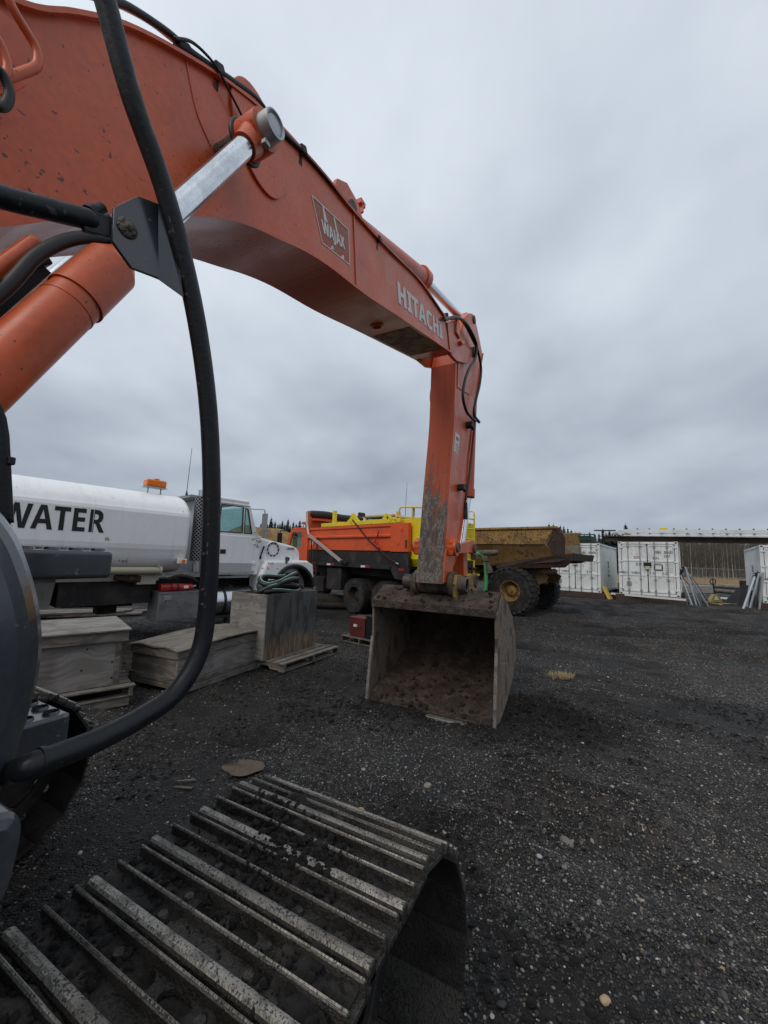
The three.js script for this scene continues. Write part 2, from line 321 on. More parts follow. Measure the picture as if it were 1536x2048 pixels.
function gh(x, z) {
  const r = Math.hypot(x, z); if (r > 120) return 0;
  let h = 0.06 * (fbm3(x * 0.9, z * 0.9, 1, 311, 3) - 0.5) + passes(x, z) + 0.05 * (fbm3(x * 4.2, z * 4.2, 2, 313, 4) - 0.5) * (0.5 + mudAt(x, z)) + ruts(x, z) + trackMarks(x, z);
  const kl = 0.6 + 0.8 * fbm3(x * 9, z * 9, 5, 317, 3);
  lips.forEach((p, i) => { h += kl * lump(x, z, p.x, p.z, i < 2 ? 0.22 : 0.3, i < 2 ? 0.07 : 0.045); });
  return h - 0.012;
}
{
  const C = 1024;
  const gravel = (cells, s, u, v) => { // nearest stone centre
    const x = u * cells, y = v * cells, xi = Math.floor(x), yi = Math.floor(y); let d1 = 9, d2 = 9, id = 0;
    for (let a = -1; a <= 1; a++) for (let b = -1; b <= 1; b++) {
      const cx = ((xi + a) % cells + cells) % cells, cy = ((yi + b) % cells + cells) % cells, h1 = hash(cx, cy, 1, s), h2 = hash(cx, cy, 2, s);
      const d = Math.hypot(xi + a + 0.15 + 0.7 * h1 - x, yi + b + 0.15 + 0.7 * h2 - y);
      if (d < d1) { d2 = d1; d1 = d; id = hash(cx, cy, 3, s); } else if (d < d2) d2 = d;
    }
    return [d1, d2, id];
  };
  const hgt = new Float32Array(C * C);
  const map = tex(C, C, (u, v, i, j) => {
    const a = gravel(150, 5, u, v), b = gravel(64, 9, u, v), dirt = fbm(u * 24, v * 24, 24, 401, 5, 0.6);
    let st = smooth(0.02, 0.3, a[1] - a[0]), id = a[2], k = st * (id > 0.35 ? 1 : 0.35);
    if (b[2] > 0.86) { const sb = smooth(0.05, 0.35, b[1] - b[0]) * smooth(0.5, 0.3, b[0]); if (sb > 0.3) { k = sb; id = hash(Math.floor(b[2] * 1e6), 3, 1, 2); } }
    const m = smooth(0.56, 0.68, dirt);
    k *= 1 - 0.8 * m;
    hgt[j * C + i] = k * (0.45 + 0.4 * id) + 0.35 * dirt;
    const base = mix3([0.1, 0.092, 0.088], [0.23, 0.205, 0.19], smooth(0.25, 0.75, dirt));
    const t = hash(Math.floor(id * 1e6), 7, 3, 4);
    let stone = mix3([0.15, 0.15, 0.155], [0.42, 0.405, 0.385], t * t); if (id > 0.94) stone = mix3([0.5, 0.48, 0.43], [0.62, 0.55, 0.43], t);
    return mix3(base, stone, k);
  });
  rep(map, 2.4);
  const bump = rep(tex(C, C, (u, v, i, j) => { const h = hgt[j * C + i]; return [h, h, h]; }, false), 2.4);
  const rg = rep(tex(512, 512, (u, v) => { const n = fbm(u * 7, v * 7, 7, 431, 6, 0.58); const r = mix(0.7, 1, smooth(0.38, 0.6, n)); return [r, r, r]; }, false), 5.3);
  const mat = std({ map, bumpMap: bump, bumpScale: 0.03, roughness: 0.95, roughnessMap: rg, vertexColors: true });
  const N = 580, a = 1.5, ex = 600, bb = Math.asinh(ex / a), g = new THREE.PlaneGeometry(1, 1, N, N).rotateX(-Math.PI / 2), p = g.attributes.position, uv = g.attributes.uv, col = new Float32Array(p.count * 3);
  for (let i = 0; i < p.count; i++) {
    const x = 0.6 + a * Math.sinh(bb * 2 * p.getX(i)), z = -3 + a * Math.sinh(bb * 2 * p.getZ(i));
    p.setXYZ(i, x, gh(x, z), z); uv.setXY(i, x, z);
    const m = mudAt(x, z), n = fbm3(x * 1.4, z * 1.4, 7, 351, 4);
    const dry = smooth(0.5, 0.68, fbm3(x * 0.35 + 40, z * 0.35, 4, 355, 4)) + 1.1 * draggedAt(x, z) * smooth(0.35, 0.6, fbm3(x * 2.5, z * 2.5, 6, 357, 4));
    let k = mix(0.78, 0.22, m) * (0.6 + 0.8 * n) * (1 + 0.5 * dry);
    const c = mix3([k, k * 0.985, k * 0.98], [k * 1.1, k * 0.98, k * 0.88], m);
    col.set(c, i * 3);
  }
  g.setAttribute('color', new THREE.BufferAttribute(col, 3)); g.computeVertexNormals();
  const m = new THREE.Mesh(g, mat); m.name = 'ground'; m.userData.kind = 'structure'; m.receiveShadow = true; m.castShadow = true; scene.add(m);
}
function stone(seed, det = 1, amp = 0.35) {
  const g = new THREE.IcosahedronGeometry(1, det), p = g.attributes.position, v = V();
  for (let i = 0; i < p.count; i++) { v.fromBufferAttribute(p, i); const k = 1 - amp / 2 + amp * fbm3(v.x * 1.3 + seed, v.y * 1.3, v.z * 1.3, 601 + seed, 2); p.setXYZ(i, v.x * k, v.y * k, v.z * k); }
  g.computeVertexNormals(); return uvbox(g);
}
function scatter(name, geo, mat, list, label, category, parent = scene) { // list: {p, s:[x,y,z], e:[rx,ry,rz], c:[r,g,b]}
  const im = new THREE.InstancedMesh(geo, mat, list.length), m = new THREE.Matrix4(), q = new THREE.Quaternion(), c = new THREE.Color();
  list.forEach((o, i) => { m.compose(o.p, q.setFromEuler(new THREE.Euler(...o.e)), V(...o.s)); im.setMatrixAt(i, m); if (o.c) im.setColorAt(i, c.setRGB(...o.c)); });
  im.name = parent === scene ? numbered(name) : name; im.castShadow = im.receiveShadow = true; im.userData = parent === scene ? { kind: 'stuff', label, category } : { kind: 'stuff' }; parent.add(im); return im;
}
{
  const smat = std({ color: 0xffffff, roughness: 0.7 }), A = [stone(1), stone(2), stone(3)];
  const L = [[], [], []];
  for (let i = 0; i < 460000; i++) {
    const r = Math.pow(mix(Math.pow(0.7, 0.6), Math.pow(17, 0.6), rnd()), 1 / 0.6), an = RR(-0.95, 0.95), x = Math.sin(an) * r, z = -Math.cos(an) * r;
    const mud = mudAt(x, z); if (rnd() < mud * 0.85) continue;
    const big = rnd(); let s = 0.0026 + 0.0068 * rnd() * rnd() + (big > 0.985 ? 0.009 * rnd() : 0);
    s *= 1 + 0.25 * smooth(4, 10, r);
    const t = rnd(); let c; if (t < 0.6) { const k = RR(0.012, 0.035); c = [k, k * 0.98, k]; } else if (t < 0.89) { const k = RR(0.035, 0.11); c = [k, k * 0.95, k * 0.88]; } else if (t < 0.975) { const k = RR(0.12, 0.24); c = [k, k * 0.9, k * 0.76]; } else { const k = RR(0.25, 0.42); c = [k, k * 0.98, k * 0.94]; }
    L[i % 3].push({ p: V(x, gh(x, z) + s * 0.35, z), s: [s * RR(0.9, 1.6), s * RR(0.55, 0.9), s * RR(0.8, 1.2)], e: [RR(-0.4, 0.4), RR(0, 6.3), RR(-0.4, 0.4)], c });
  }
  L.forEach((l, i) => scatter('gravel', A[i], smat, l, ['dark grey and tan gravel spread over the yard', 'small rounded gravel mixed into the yard surface', 'loose pebbles strewn over the black yard'][i], 'gravel'));
  // clods of wet soil
  const clod = stone(11, 2, 1.2), K = [];
  for (let i = 0; i < 46000; i++) {
    let x, z; const t = rnd();
    if (t < 0.06) { const p = lips[Math.floor(rnd() * 8)]; const r = 0.5 * Math.sqrt(rnd()), a = RR(0, 6.3); x = p.x + r * Math.cos(a); z = p.z + r * Math.sin(a); }
    else { const r = RR(1.2, 8) , a = RR(-0.9, 0.9); x = Math.sin(a) * r; z = -Math.cos(a) * r; if (rnd() > mudAt(x, z) * smooth(0.4, 0.62, fbm3(x * 2.2, z * 2.2, 3, 391, 3))) continue; }
    const s = 0.003 + (t < 0.06 ? 0.014 : 0.011) * Math.pow(rnd(), 4), k = RR(0.6, 1.5);
    K.push({ p: V(x, gh(x, z) + s * 0.3, z), s: [s * RR(0.9, 1.8), s * RR(0.4, 0.8), s * RR(0.8, 1.6)], e: [RR(-0.4, 0.4), RR(0, 6), RR(-0.4, 0.4)], c: [k, k, k] });
  }
  scatter('soil_clods', clod, M.dirt, K, 'dark crumbly soil clods around the bucket and in the ruts', 'soil');
}

// ---------- excavator ----------
const ex = thing('excavator', 'orange tracked excavator with raised boom, muddy bucket on the ground and white lettering', 'excavator', EXF.w.clone().multiplyScalar(EXW), turn(EXF.u.x, EXF.u.z));
const E = (px, py, W) => onW(EXF, px, py, W);              // pixel on a plane parallel to the boom -> local x, y
const E3 = (px, py, W) => { const p = E(px, py, W); return V(p[0], p[1], W - EXW); };
{
  const BW = -1.43, bz = BW - EXW;                            // right face of the boom
  const topPx = [[40, 20], [150, 37], [250, 60], [370, 120], [450, 170], [505, 212], [556, 257], [605, 309], [648, 357], [693, 413], [745, 471], [791, 517], [837, 563], [889, 637]];
  const botPx = [[902, 706], [797.5, 634], [724, 585.5], [648, 527], [599, 497.5], [550, 475], [500, 452], [449, 436], [391, 429], [300, 424], [190, 424], [70, 438], [0, 447]];
  const top = smoothLine([[-1.35, 1.95], [-0.9, 2.35], [-0.3, 2.85], ...topPx.map(p => E(...p, BW))], 5);
  const bot = smoothLine([...botPx.map(p => E(...p, BW)), [-0.25, 2.05], [-0.8, 1.62], [-1.3, 1.5]], 5);
  const boom = part('boom', [ext([...top, ...bot], -bz, bz)], M.orange, ex);
  const z1 = bz + 0.022;
  part('top_flange', strip(top, -z1, z1, 0.014), M.orange, boom);
  part('bottom_flange', strip(bot, -z1, z1, 0.014), M.orange, boom);
  // reinforcement pads and weld seams on the side
  const pc = E(512, 262, BW), el = []; for (let i = 0; i < 40; i++) { const a = i / 40 * 2 * Math.PI; const x = 0.2 * Math.cos(a), y = 0.29 * Math.sin(a); el.push([pc[0] + 0.02 + x * 0.75 - y * 0.4, pc[1] - 0.04 + x * 0.4 + y * 0.75]); }
  for (const s of [1, -1]) { part('pin_pad', ext(el, s > 0 ? bz - 0.002 : -bz - 0.014, s > 0 ? bz + 0.014 : -bz + 0.002, 0.004), M.orange, boom); }
  const sA = E(697, 420, BW), sB = E(712, 572, BW); part('weld_seam', bar(V(sA[0] + 0.06, sA[1] + 0.02, bz + 0.002), V(sB[0], sB[1], bz + 0.002), 0.012, 0.012), M.orange, boom);
  const c1 = E(372, 125, BW), c2 = E(395, 230, BW), c3 = E(420, 290, BW);
  part('weld_seam', tube([V(c1[0], c1[1], bz), V(c2[0], c2[1], bz), V(c3[0], c3[1], bz)], 0.005, 20, 6), M.orange, boom);
  // soil-stained patch and drain boss under the tip
  const tipLine = bot.filter(p => p[0] > 3.05 && p[0] < 4.3); if (tipLine.length > 1) part('stained_underside', strip(tipLine, -bz + 0.012, bz - 0.012, 0.017), std({ map: rep(tex(256, 256, (u, v) => { const n = fbm(u * 6, v * 6, 6, 741, 5, 0.6); return mix3([0.5, 0.44, 0.28], [0.33, 0.17, 0.12], smooth(0.45, 0.62, n)); }), 0.6), roughness: 0.7 }), boom, { label: 'yellowish soil stain under the boom tip' });
  part('drain_boss', [new THREE.TorusGeometry(0.05, 0.014, 8, 24).rotateX(Math.PI / 2).rotateZ(0.25).translate(2.92, 3.835, -0.02)], M.orange, boom);
  // end clevis plates
  const cl = [E(893, 645, BW), E(912, 640, BW), E(918, 668, BW), E(926, 690, BW), E(944, 702, BW), E(943, 722, BW), E(930, 727, BW), E(912, 722, BW), E(899, 708, BW)];
  for (const s of [1, -1]) part('clevis_plate', ext(cl, s > 0 ? bz - 0.03 : -bz - 0.012, s > 0 ? bz + 0.012 : -bz + 0.03, 0.004), M.orange, boom);
  part('end_plate', strip([E(889, 640, BW), E(902, 706, BW)], -bz, bz, -0.02), M.orange, boom);
  // lettering
  const place = (g, p0, p1, z) => { const a = Math.atan2(p1[1] - p0[1], p1[0] - p0[0]); return X(g, p0[0], p0[1], z, 0, 0, a); };
  let p0 = E(797, 607, BW), p1 = E(885, 680, BW), pt = E(791.5, 570, BW);
  const ang = Math.atan2(p1[1] - p0[1], p1[0] - p0[0]), nh = Math.abs(-(pt[0] - p0[0]) * Math.sin(ang) + (pt[1] - p0[1]) * Math.cos(ang));
  part('lettering', place(textGeo('HITACHI', Math.hypot(p1[0] - p0[0], p1[1] - p0[1]), nh * 1.32, 0.003, font, 0.018), p0, p1, bz + 0.001), M.letterWhite, boom, { label: 'large white block lettering near the boom tip' });
  const dec = [[623, 391], [696.5, 460], [699, 530], [644.5, 486]].map(p => E(...p, BW)), dg = [];
  for (let i = 0; i < 4; i++) { const a = dec[i], b = dec[(i + 1) % 4]; dg.push(bar(V(a[0], a[1], bz + 0.002), V(b[0], b[1], bz + 0.002), 0.002, 0.007)); }
  const sl = (a, b, c, d) => dg.push(ext([a, b, c, d].map(p => E(...p, BW)), bz + 0.0005, bz + 0.003));
  sl([644, 412], [647, 415], [655, 447], [648, 441]); sl([666, 434], [669, 437], [675, 466], [672, 464]); sl([662, 494], [665, 491], [667, 500], [661, 497]); sl([683, 512], [686, 510], [688, 519], [681, 515]);
  p0 = E(645.5, 473, BW); p1 = E(690.5, 507, BW);
  dg.push(place(textGeo('WAJAX', Math.hypot(p1[0] - p0[0], p1[1] - p0[1]), 0.1, 0.003, font, 0.02), p0, p1, bz + 0.001));
  part('decal', dg, M.letterWhite, boom, { label: 'worn white outlined decal with lettering on the boom side' });
  part('decal_ground', ext([[626, 395], [694, 460], [697, 526], [646, 484]].map(p => E(...p, BW)), bz - 0.001, bz + 0.0006), std({ map: paint(0xa06a56, 0.4, { seed: 119, dust: 0.6, dirt: 0xb05030, chip: 0xb5512e, chipAt: 0.55 }), roughness: 0.6 }), boom);
  // hydraulic line along the top right edge, with clamps
  const lz = bz + 0.004, linePx = [[150, -20], [232, 4], [250, 10], [300, 40], [345, 72], [370, 95], [400, 117], [430, 138], [470, 165], [505, 190], [522, 208], [550, 248], [605, 303], [648, 350], [693, 405], [745, 464], [791, 510], [837, 556], [885, 626], [893, 633]];
  const LW = BW + 0.01, lp = linePx.map(p => { const q = E(...p, LW); return V(q[0] + 0.0, q[1] + 0.0, LW - EXW); });
  part('hydraulic_line', tube(lp, 0.013, 140, 8), M.hose, ex);
  part('hydraulic_line', tube(lp.map((p, i) => V(p.x, p.y + 0.008, p.z - 0.2 - 0.02 * Math.sin(i))), 0.013, 100, 8), M.hose, ex);
  for (const [a, b] of [[437, 140], [605, 300], [757, 478], [893, 630]]) { const q = E(a, b, LW); part('line_clamp', [rbox(0.05, 0.045, 0.05, 0.008, q[0], q[1], lz, 0, 0, 0.5), box(0.03, 0.09, 0.02, q[0] + 0.0, q[1] - 0.05, bz - 0.01)], M.black, ex); }
  const f1 = E(355, 85, LW), f2 = E(378, 100, LW);
  part('hose_fitting', [cyl(V(f1[0], f1[1], lz), V(f2[0], f2[1], lz), 0.022, 0.022, 8), cyl(V(f2[0], f2[1], lz), V(f2[0] + 0.03, f2[1] + 0.015, lz), 0.017, 0.017, 12)], M.black, ex);
  // grease line down to the cylinder pin
  part('grease_line', tube([[350, 76], [385, 85], [418, 115], [440, 145], [455, 175], [472, 208], [488, 240]].map(p => E3(...p, BW + 0.03)), 0.006, 50, 6), M.hose, ex);
  // red pipe behind the line near the top
  part('steel_pipe', tube([[120, -30], [200, 2], [250, 22], [300, 50], [345, 85]].map(p => { const q = E(...p, BW - 0.1); return V(q[0], q[1] + 0.02, BW - 0.1 - EXW); }), 0.014, 40, 8), M.orange, ex);
  // orange tube guard by the boom and a black hose
  part('guard_tube', pipe([[0, -60], [18, 6], [76, 100], [76, 134], [16, 156], [-40, 170]].map(p => E3(...p, -1.25)), 0.011, 0.03), M.orange, ex);
  part('guard_tube', pipe([[-30, 40], [4, 92], [16, 128], [14, 150], [-20, 160]].map(p => E3(...p, -1.22)), 0.01, 0.03), M.orange, ex);
  part('guard_plate', ext([[-30, 0], [8, 30], [45, 60], [52, 170], [25, 188], [-40, 190]].map(p => E(...p, -1.33)), -1.34 - EXW, -1.325 - EXW), M.orange, ex);
  part('hose', tube([[-20, 130], [2, 145], [18, 180], [14, 205], [0, 214], [-30, 200]].map(p => E3(...p, -1.2)), 0.011, 30, 8), M.hose, ex);

  // boom cylinders, right and left
  const CW = -1.22, cz = CW - EXW;
  const a1 = E(222, 536, CW), pin = E(513, 272, CW);
  const dir = [pin[0] - a1[0], pin[1] - a1[1]], L = Math.hypot(...dir); dir[0] /= L; dir[1] /= L;
  const base = [a1[0] - dir[0] * 1.5, a1[1] - dir[1] * 1.5], at = (p, k, z) => V(p[0] + dir[0] * k, p[1] + dir[1] * k, z);
  for (const s of [1, -1]) {
    const z = cz * s, cyr = 0.063;
    const c = part('boom_cylinder', [cyl(at(base, 0, z), at(a1, -0.09, z), cyr, cyr, 40), cyl(at(a1, -0.16, z), at(a1, -0.0, z), cyr + 0.004, cyr + 0.004, 40), cyl(at(a1, 0, z), at(a1, 0.03, z), cyr + 0.004, cyr - 0.012, 40), cyl(at(a1, 0.03, z), at(a1, 0.055, z), cyr - 0.022, cyr - 0.022, 32)], M.orange, ex);
    part('band', [cyl(at(a1, -0.165, z), at(a1, -0.158, z), cyr + 0.0055, cyr + 0.0055, 40), cyl(at(a1, -0.205, z), at(a1, -0.2, z), cyr + 0.0015, cyr + 0.0015, 40)], M.orange, c);
    part('piston_rod', cyl(at(a1, 0.05, z), at(pin, -0.05, z), 0.041, 0.041, 32), M.chrome, c);
    part('rod_eye', [cyl(V(pin[0], pin[1], z - 0.055), V(pin[0], pin[1], z + 0.055), 0.076, 0.076, 28), cyl(at(pin, -0.13, z), at(pin, -0.04, z), 0.05, 0.06, 24)], M.orange, c);
    part('pin_shaft', cyl(V(pin[0], pin[1], -0.02 + z - s * 0.2), V(pin[0], pin[1], z + s * 0.06), 0.05, 0.05, 24), M.steel, c);
    const zz = z + s * 0.055, capO = s * 0.055;
    part('pin_cap', [new THREE.LatheGeometry([[0.001, 0.05], [0.048, 0.05], [0.052, 0.042], [0.06, 0.042], [0.062, 0.056], [0.072, 0.056], [0.075, 0.05], [0.075, 0]].map(p => new THREE.Vector2(...p)), 36).scale(0.74, 1, 0.74).rotateX(s * Math.PI / 2).translate(pin[0], pin[1], zz), box(0.03, 0.018, 0.02, pin[0] - 0.01, pin[1] - 0.085, zz + capO * 0.3)], M.poleAlu, c);
    part('seal_ring', new THREE.TorusGeometry(0.078, 0.011, 8, 30).translate(pin[0], pin[1], z - s * 0.065), M.hose, c);
    // oil pipes running beside the barrel
    const pz = z - s * 0.02;
    part('oil_pipe', tube([V(base[0] - 0.02, base[1] + 0.16, pz), at([a1[0] - 0.075, a1[1] + 0.068], -0.85, pz), at([a1[0] - 0.075, a1[1] + 0.068], -0.3, pz), at([a1[0] - 0.085, a1[1] + 0.075], -0.16, pz), at([a1[0] - 0.05, a1[1] + 0.105], -0.08, pz), at([a1[0] - 0.01, a1[1] + 0.095], 0.0, pz)], 0.017, 60, 10), M.hose, c);
    part('oil_pipe', tube([at([a1[0] - 0.1, a1[1] + 0.09], -1.3, pz - 0.05), at([a1[0] - 0.1, a1[1] + 0.09], -0.12, pz - 0.05)], 0.02, 8, 8), M.orange, c);
    part('pipe_clamp', [rbox(0.07, 0.045, 0.08, 0.008, ...at([a1[0] - 0.115, a1[1] + 0.11], -0.33, pz - 0.03).toArray(), 0, 0, 1.0)], M.black, c); part('pipe_clamp', [rbox(0.05, 0.05, 0.06, 0.008, ...at([a1[0] - 0.02, a1[1] + 0.12], 0.0, pz).toArray(), 0, 0, 1.0)], M.black, c);
  }
  part('hose_bracket', [bar(E3(-80, 665, -1.3), E3(80, 530, -1.3), 0.02, 0.05), rbox(0.05, 0.03, 0.05, 0.006, ...E3(74, 524, -1.3).toArray(), 0, 0, 0.8)], M.black, ex);
  // arm cylinder above the boom
  const s0 = E(672, 430, -1.64), s1 = E(848, 560, -1.64), e1 = [5.62, 5.48];
  const ac = part('arm_cylinder', [cyl(V(...s0, 0), V(...s1, 0), 0.1, 0.1, 36), cyl(V(s1[0] - 0.12, s1[1] - 0.032, 0), V(...s1, 0), 0.118, 0.118, 36)], M.orange, ex);
  part('piston_rod', cyl(V(...s1, 0), V(...e1, 0), 0.052, 0.052, 24), M.polished, ac);
  part('rod_eye', cyl(V(e1[0], e1[1], -0.07), V(e1[0], e1[1], 0.07), 0.1, 0.1, 24), M.orange, ac);
  const ba = [E(628, 330, BW), E(640, 320, BW), E(652, 330, BW), E(666, 355, BW), E(660, 372, BW)];
  for (const s of [-1, 1]) part('cylinder_bracket', ext([[s0[0] - 0.3, s0[1] - 0.3], [s0[0] - 0.2, s0[1] + 0.05], [s0[0] - 0.08, s0[1] + 0.13], [s0[0] + 0.08, s0[1] + 0.11], [s0[0] + 0.3, s0[1] - 0.1], [s0[0] + 0.35, s0[1] - 0.3]], s * 0.13 - 0.015, s * 0.13 + 0.015), M.orange, ex);
  part('bracket_pin', cyl(V(s0[0], s0[1], -0.16), V(s0[0], s0[1], 0.16), 0.05), M.steel, ex);
  const lg = E(718, 418, -1.6); part('lifting_eye', [box(0.02, 0.09, 0.06, lg[0], lg[1], 0.05), box(0.07, 0.04, 0.06, lg[0], lg[1] + 0.04, 0.05)], M.orange, ex);
}
// stick, its ear, hoses and linkage
{
  const SW = -1.47, sz = SW - EXW;
  const out = [[886, 1168], [889, 1130], [897, 1000], [908, 850], [910, 770], [911, 726], [915, 700], [921, 660], [929, 634], [938, 626], [945, 627], [951, 640], [957, 668], [965, 708], [961, 730], [953, 790], [944, 850], [936, 920], [932, 980], [926, 1030], [917, 1085], [906, 1130], [899, 1168]].map(p => E(...p, SW));
  const st = part('stick', ext(out, -sz, sz, 0.006), M.orange, ex);
  // flange along the rear edge and doubler plates on the side
  part('rear_flange', strip(out.slice(13, 22), -sz - 0.02, sz + 0.02, -0.016), M.orange, st);
  const dbl = [[915, 705], [926, 650], [938, 628], [946, 630], [963, 706], [950, 762], [938, 790], [914, 775]].map(p => E(...p, SW));
  part('side_doubler', ext(dbl, sz - 0.002, sz + 0.012, 0.003), M.orange, st);
  part('side_doubler', ext([[885, 1165], [889, 1105], [898, 1085], [908, 1085], [912, 1100], [905, 1130], [899, 1165]].map(p => E(...p, SW)), sz - 0.002, sz + 0.014, 0.003), M.orange, st);
  // scraped face towards the machine: bare steel and soil where the paint has worn off
  const wear = tex(256, 1024, (u, v) => {
    const n = fbm(u * 5, v * 20, 1 << 20, 701, 5, 0.6), n2 = fbm(u * 22, v * 7, 1 << 20, 705, 4), k = fbm(u * 30, v * 120, 1 << 20, 709, 3);
    const edge = 0.34 + 0.13 * (1 - u) + 0.18 * (n2 - 0.5) + 0.3 * (n - 0.5);
    const paintC = mix3([0.72, 0.30, 0.15], [0.55, 0.22, 0.13], 0.5 * smooth(0.5, 0.8, fbm(u * 12, v * 4, 1 << 20, 721, 4)) + 0.5 * smooth(0.9, 0.97, v) * n2);
    const rub = mix3([0.33, 0.29, 0.25], [0.5, 0.46, 0.41], smooth(0.3, 0.7, k)); const rc = mix3(rub, [0.26, 0.25, 0.25], smooth(0.45, 0.65, n));
    let t = smooth(edge + 0.015, edge - 0.015, v);
    if (v < edge + 0.1 && k > 0.66) t = Math.max(t, 0.8); if (v > 0.3 && n > 0.6 && v < edge) t *= 0.25;
    if (t > 0.5 && n2 > 0.63 && n > 0.5) return mix3(rc, [0.58, 0.30, 0.18], 0.7);
    return mix3(paintC, rc, t);
  });
  const facePts = [[886, 1168], [889, 1130], [897, 1000], [908, 850], [911, 726]].map(p => E(...p, SW));
  const g = new THREE.PlaneGeometry(1, 1, 4, 8), p = g.attributes.position, uv = g.attributes.uv, y0 = facePts[0][1], y1 = facePts[4][1];
  for (let i = 0; i < p.count; i++) { const t = p.getY(i) + 0.5, y = mix(y0, y1, t); let u = facePts[4][0]; for (let k = 0; k < 4; k++) if (y <= facePts[k + 1][1] && y >= facePts[k][1]) u = mix(facePts[k][0], facePts[k + 1][0], (y - facePts[k][1]) / (facePts[k + 1][1] - facePts[k][1])); uv.setXY(i, p.getX(i) + 0.5, t); p.setXYZ(i, u - 0.004, y, p.getX(i) * (sz * 2 - 0.012)); }
  g.computeVertexNormals();
  part('wear_face', g, std({ map: wear, roughness: 0.6, bumpMap: B.fine, bumpScale: 0.002, side: THREE.DoubleSide }), st, { raw: true, label: 'scraped lower face with bare steel where orange paint has worn off' });
  // decal on the side
  const d4 = [[911, 864], [919, 872], [916, 910], [908, 902]].map(q => E(...q, SW));
  const dl = part('decal', ext(d4, sz, sz + 0.003), M.letterWhite, st);
  part('decal_print', [ext([[912, 872], [917, 877], [916, 884], [911.5, 879]].map(q => E(...q, SW)), sz + 0.003, sz + 0.004), ...[0, 1, 2, 3].map(i => ext([[911, 885 + i * 5], [916.4, 890 + i * 5], [916.3, 892 + i * 5], [910.9, 887 + i * 5]].map(q => E(...q, SW)), sz + 0.003, sz + 0.004))], M.letterGrey, dl);
  // pins
  const pv = E(940, 706, SW), ep = E(946, 640, SW);
  part('pivot_pin', [cyl(V(pv[0], pv[1], -0.25), V(pv[0], pv[1], 0.25), 0.075, 0.075, 24)], M.steel, ex);
  part('ear_pin', [cyl(V(ep[0], ep[1], -0.2), V(ep[0], ep[1], 0.2), 0.06, 0.06, 24)], M.steel, ex);
  // hoses on the right side
  const HW = -1.4;
  part('hose', tube([[888, 636], [905, 637], [921, 638], [932, 652], [946, 680], [955, 700], [962, 735], [960, 765], [952, 800], [948, 822], [949, 834]].map(q => E3(...q, HW)), 0.019, 90, 10), M.hose, ex);
  part('hose', tube([[890, 640], [910, 634], [928, 642], [942, 662], [953, 690], [951, 715], [938, 738], [929, 765], [926, 795], [932, 820], [942, 834], [951, 842]].map(q => E3(...q, HW + 0.03)), 0.019, 90, 10), M.hose, ex);
  part('hose', tube([[872, 738], [872, 752], [864, 775], [862, 800], [867, 818], [880, 832]].map(q => { const v = E(...q, -1.86); return V(v[0], v[1], -1.86 - EXW); }), 0.018, 50, 8), M.hose, ex);
  part('oil_pipe', [...tube([[950, 842], [947, 870], [944, 900], [939, 945], [935, 975], [930, 1010], [929, 1030]].map(q => E3(...q, HW - 0.01)), 0.015, 40, 8)], M.hose, ex);
  for (const [a, b] of [[945, 852], [929, 976]]) { const q = E(a, b, HW); part('pipe_clamp', [rbox(0.12, 0.07, 0.1, 0.01, q[0] - 0.05, q[1], HW - EXW - 0.03), cyl(V(q[0] + 0.02, q[1] + 0.05, HW - EXW), V(q[0] + 0.02, q[1] - 0.05, HW - EXW), 0.022, 0.022, 8)], M.black, ex); }
  { const q = E(951, 836, HW); part('hose_fitting', [cyl(V(q[0] - 0.03, q[1], HW - EXW), V(q[0] + 0.22, q[1] + 0.01, HW - EXW), 0.022, 0.022, 8)], M.black, ex); const q2 = E(932, 1030, HW); part('hose_fitting', [cyl(V(q2[0] - 0.02, q2[1] - 0.06, HW - EXW), V(q2[0] - 0.02, q2[1] + 0.16, HW - EXW), 0.03, 0.024, 10)], M.black, ex); }
  // boom tip fittings
  { const q = E(916, 665, HW); part('tip_fitting', [rbox(0.16, 0.2, 0.06, 0.02, q[0], q[1] + 0.05, HW - EXW - 0.02), cyl(V(q[0] + 0.1, q[1] - 0.1, HW - EXW), V(q[0] + 0.22, q[1] - 0.02, HW - EXW), 0.03, 0.03, 10)], M.orange, ex); }
  // bucket cylinder on the far side of the stick
  const k0 = E(961, 738, -1.64), k1 = [5.5, 2.55], k2 = [5.22, 1.86];
  const bc = part('bucket_cylinder', [cyl(V(6.2, 4.6, 0), V(6.02, 2.75, 0), 0.085, 0.085, 30), cyl(V(6.03, 2.85, 0), V(6.018, 2.72, 0), 0.1, 0.1, 30)], M.orange, ex);
  part('piston_rod', cyl(V(6.02, 2.75, 0.0), V(5.66, 1.92, 0.0), 0.05, 0.05, 24), M.polished, bc);
  // linkage between stick and bucket
  const q1 = E(906, 1095, -1.42), q2 = E(944, 1097, -1.42), q3 = E(925, 1178, -1.45);
  for (const s of [1, -1]) {
    const z = s * 0.215, lk = part('link_arm', ext([[q1[0] - 0.09, q1[1] - 0.09], [q1[0] + 0.06, q1[1] - 0.075], [q2[0] - 0.12, q2[1] - 0.06], [q2[0] + 0.09, q2[1] - 0.09], [q2[0] + 0.1, q2[1] + 0.1], [q2[0] - 0.1, q2[1] + 0.11], [q1[0] + 0.2, q1[1] + 0.05], [q1[0] - 0.02, q1[1] + 0.11], [q1[0] - 0.1, q1[1] + 0.06]], z - 0.03, z + 0.03, 0.006), M.orange, ex);
    part('boss', [cyl(V(q1[0], q1[1], z - 0.05), V(q1[0], q1[1], z + 0.06), 0.1, 0.1, 24)], M.orange, lk);
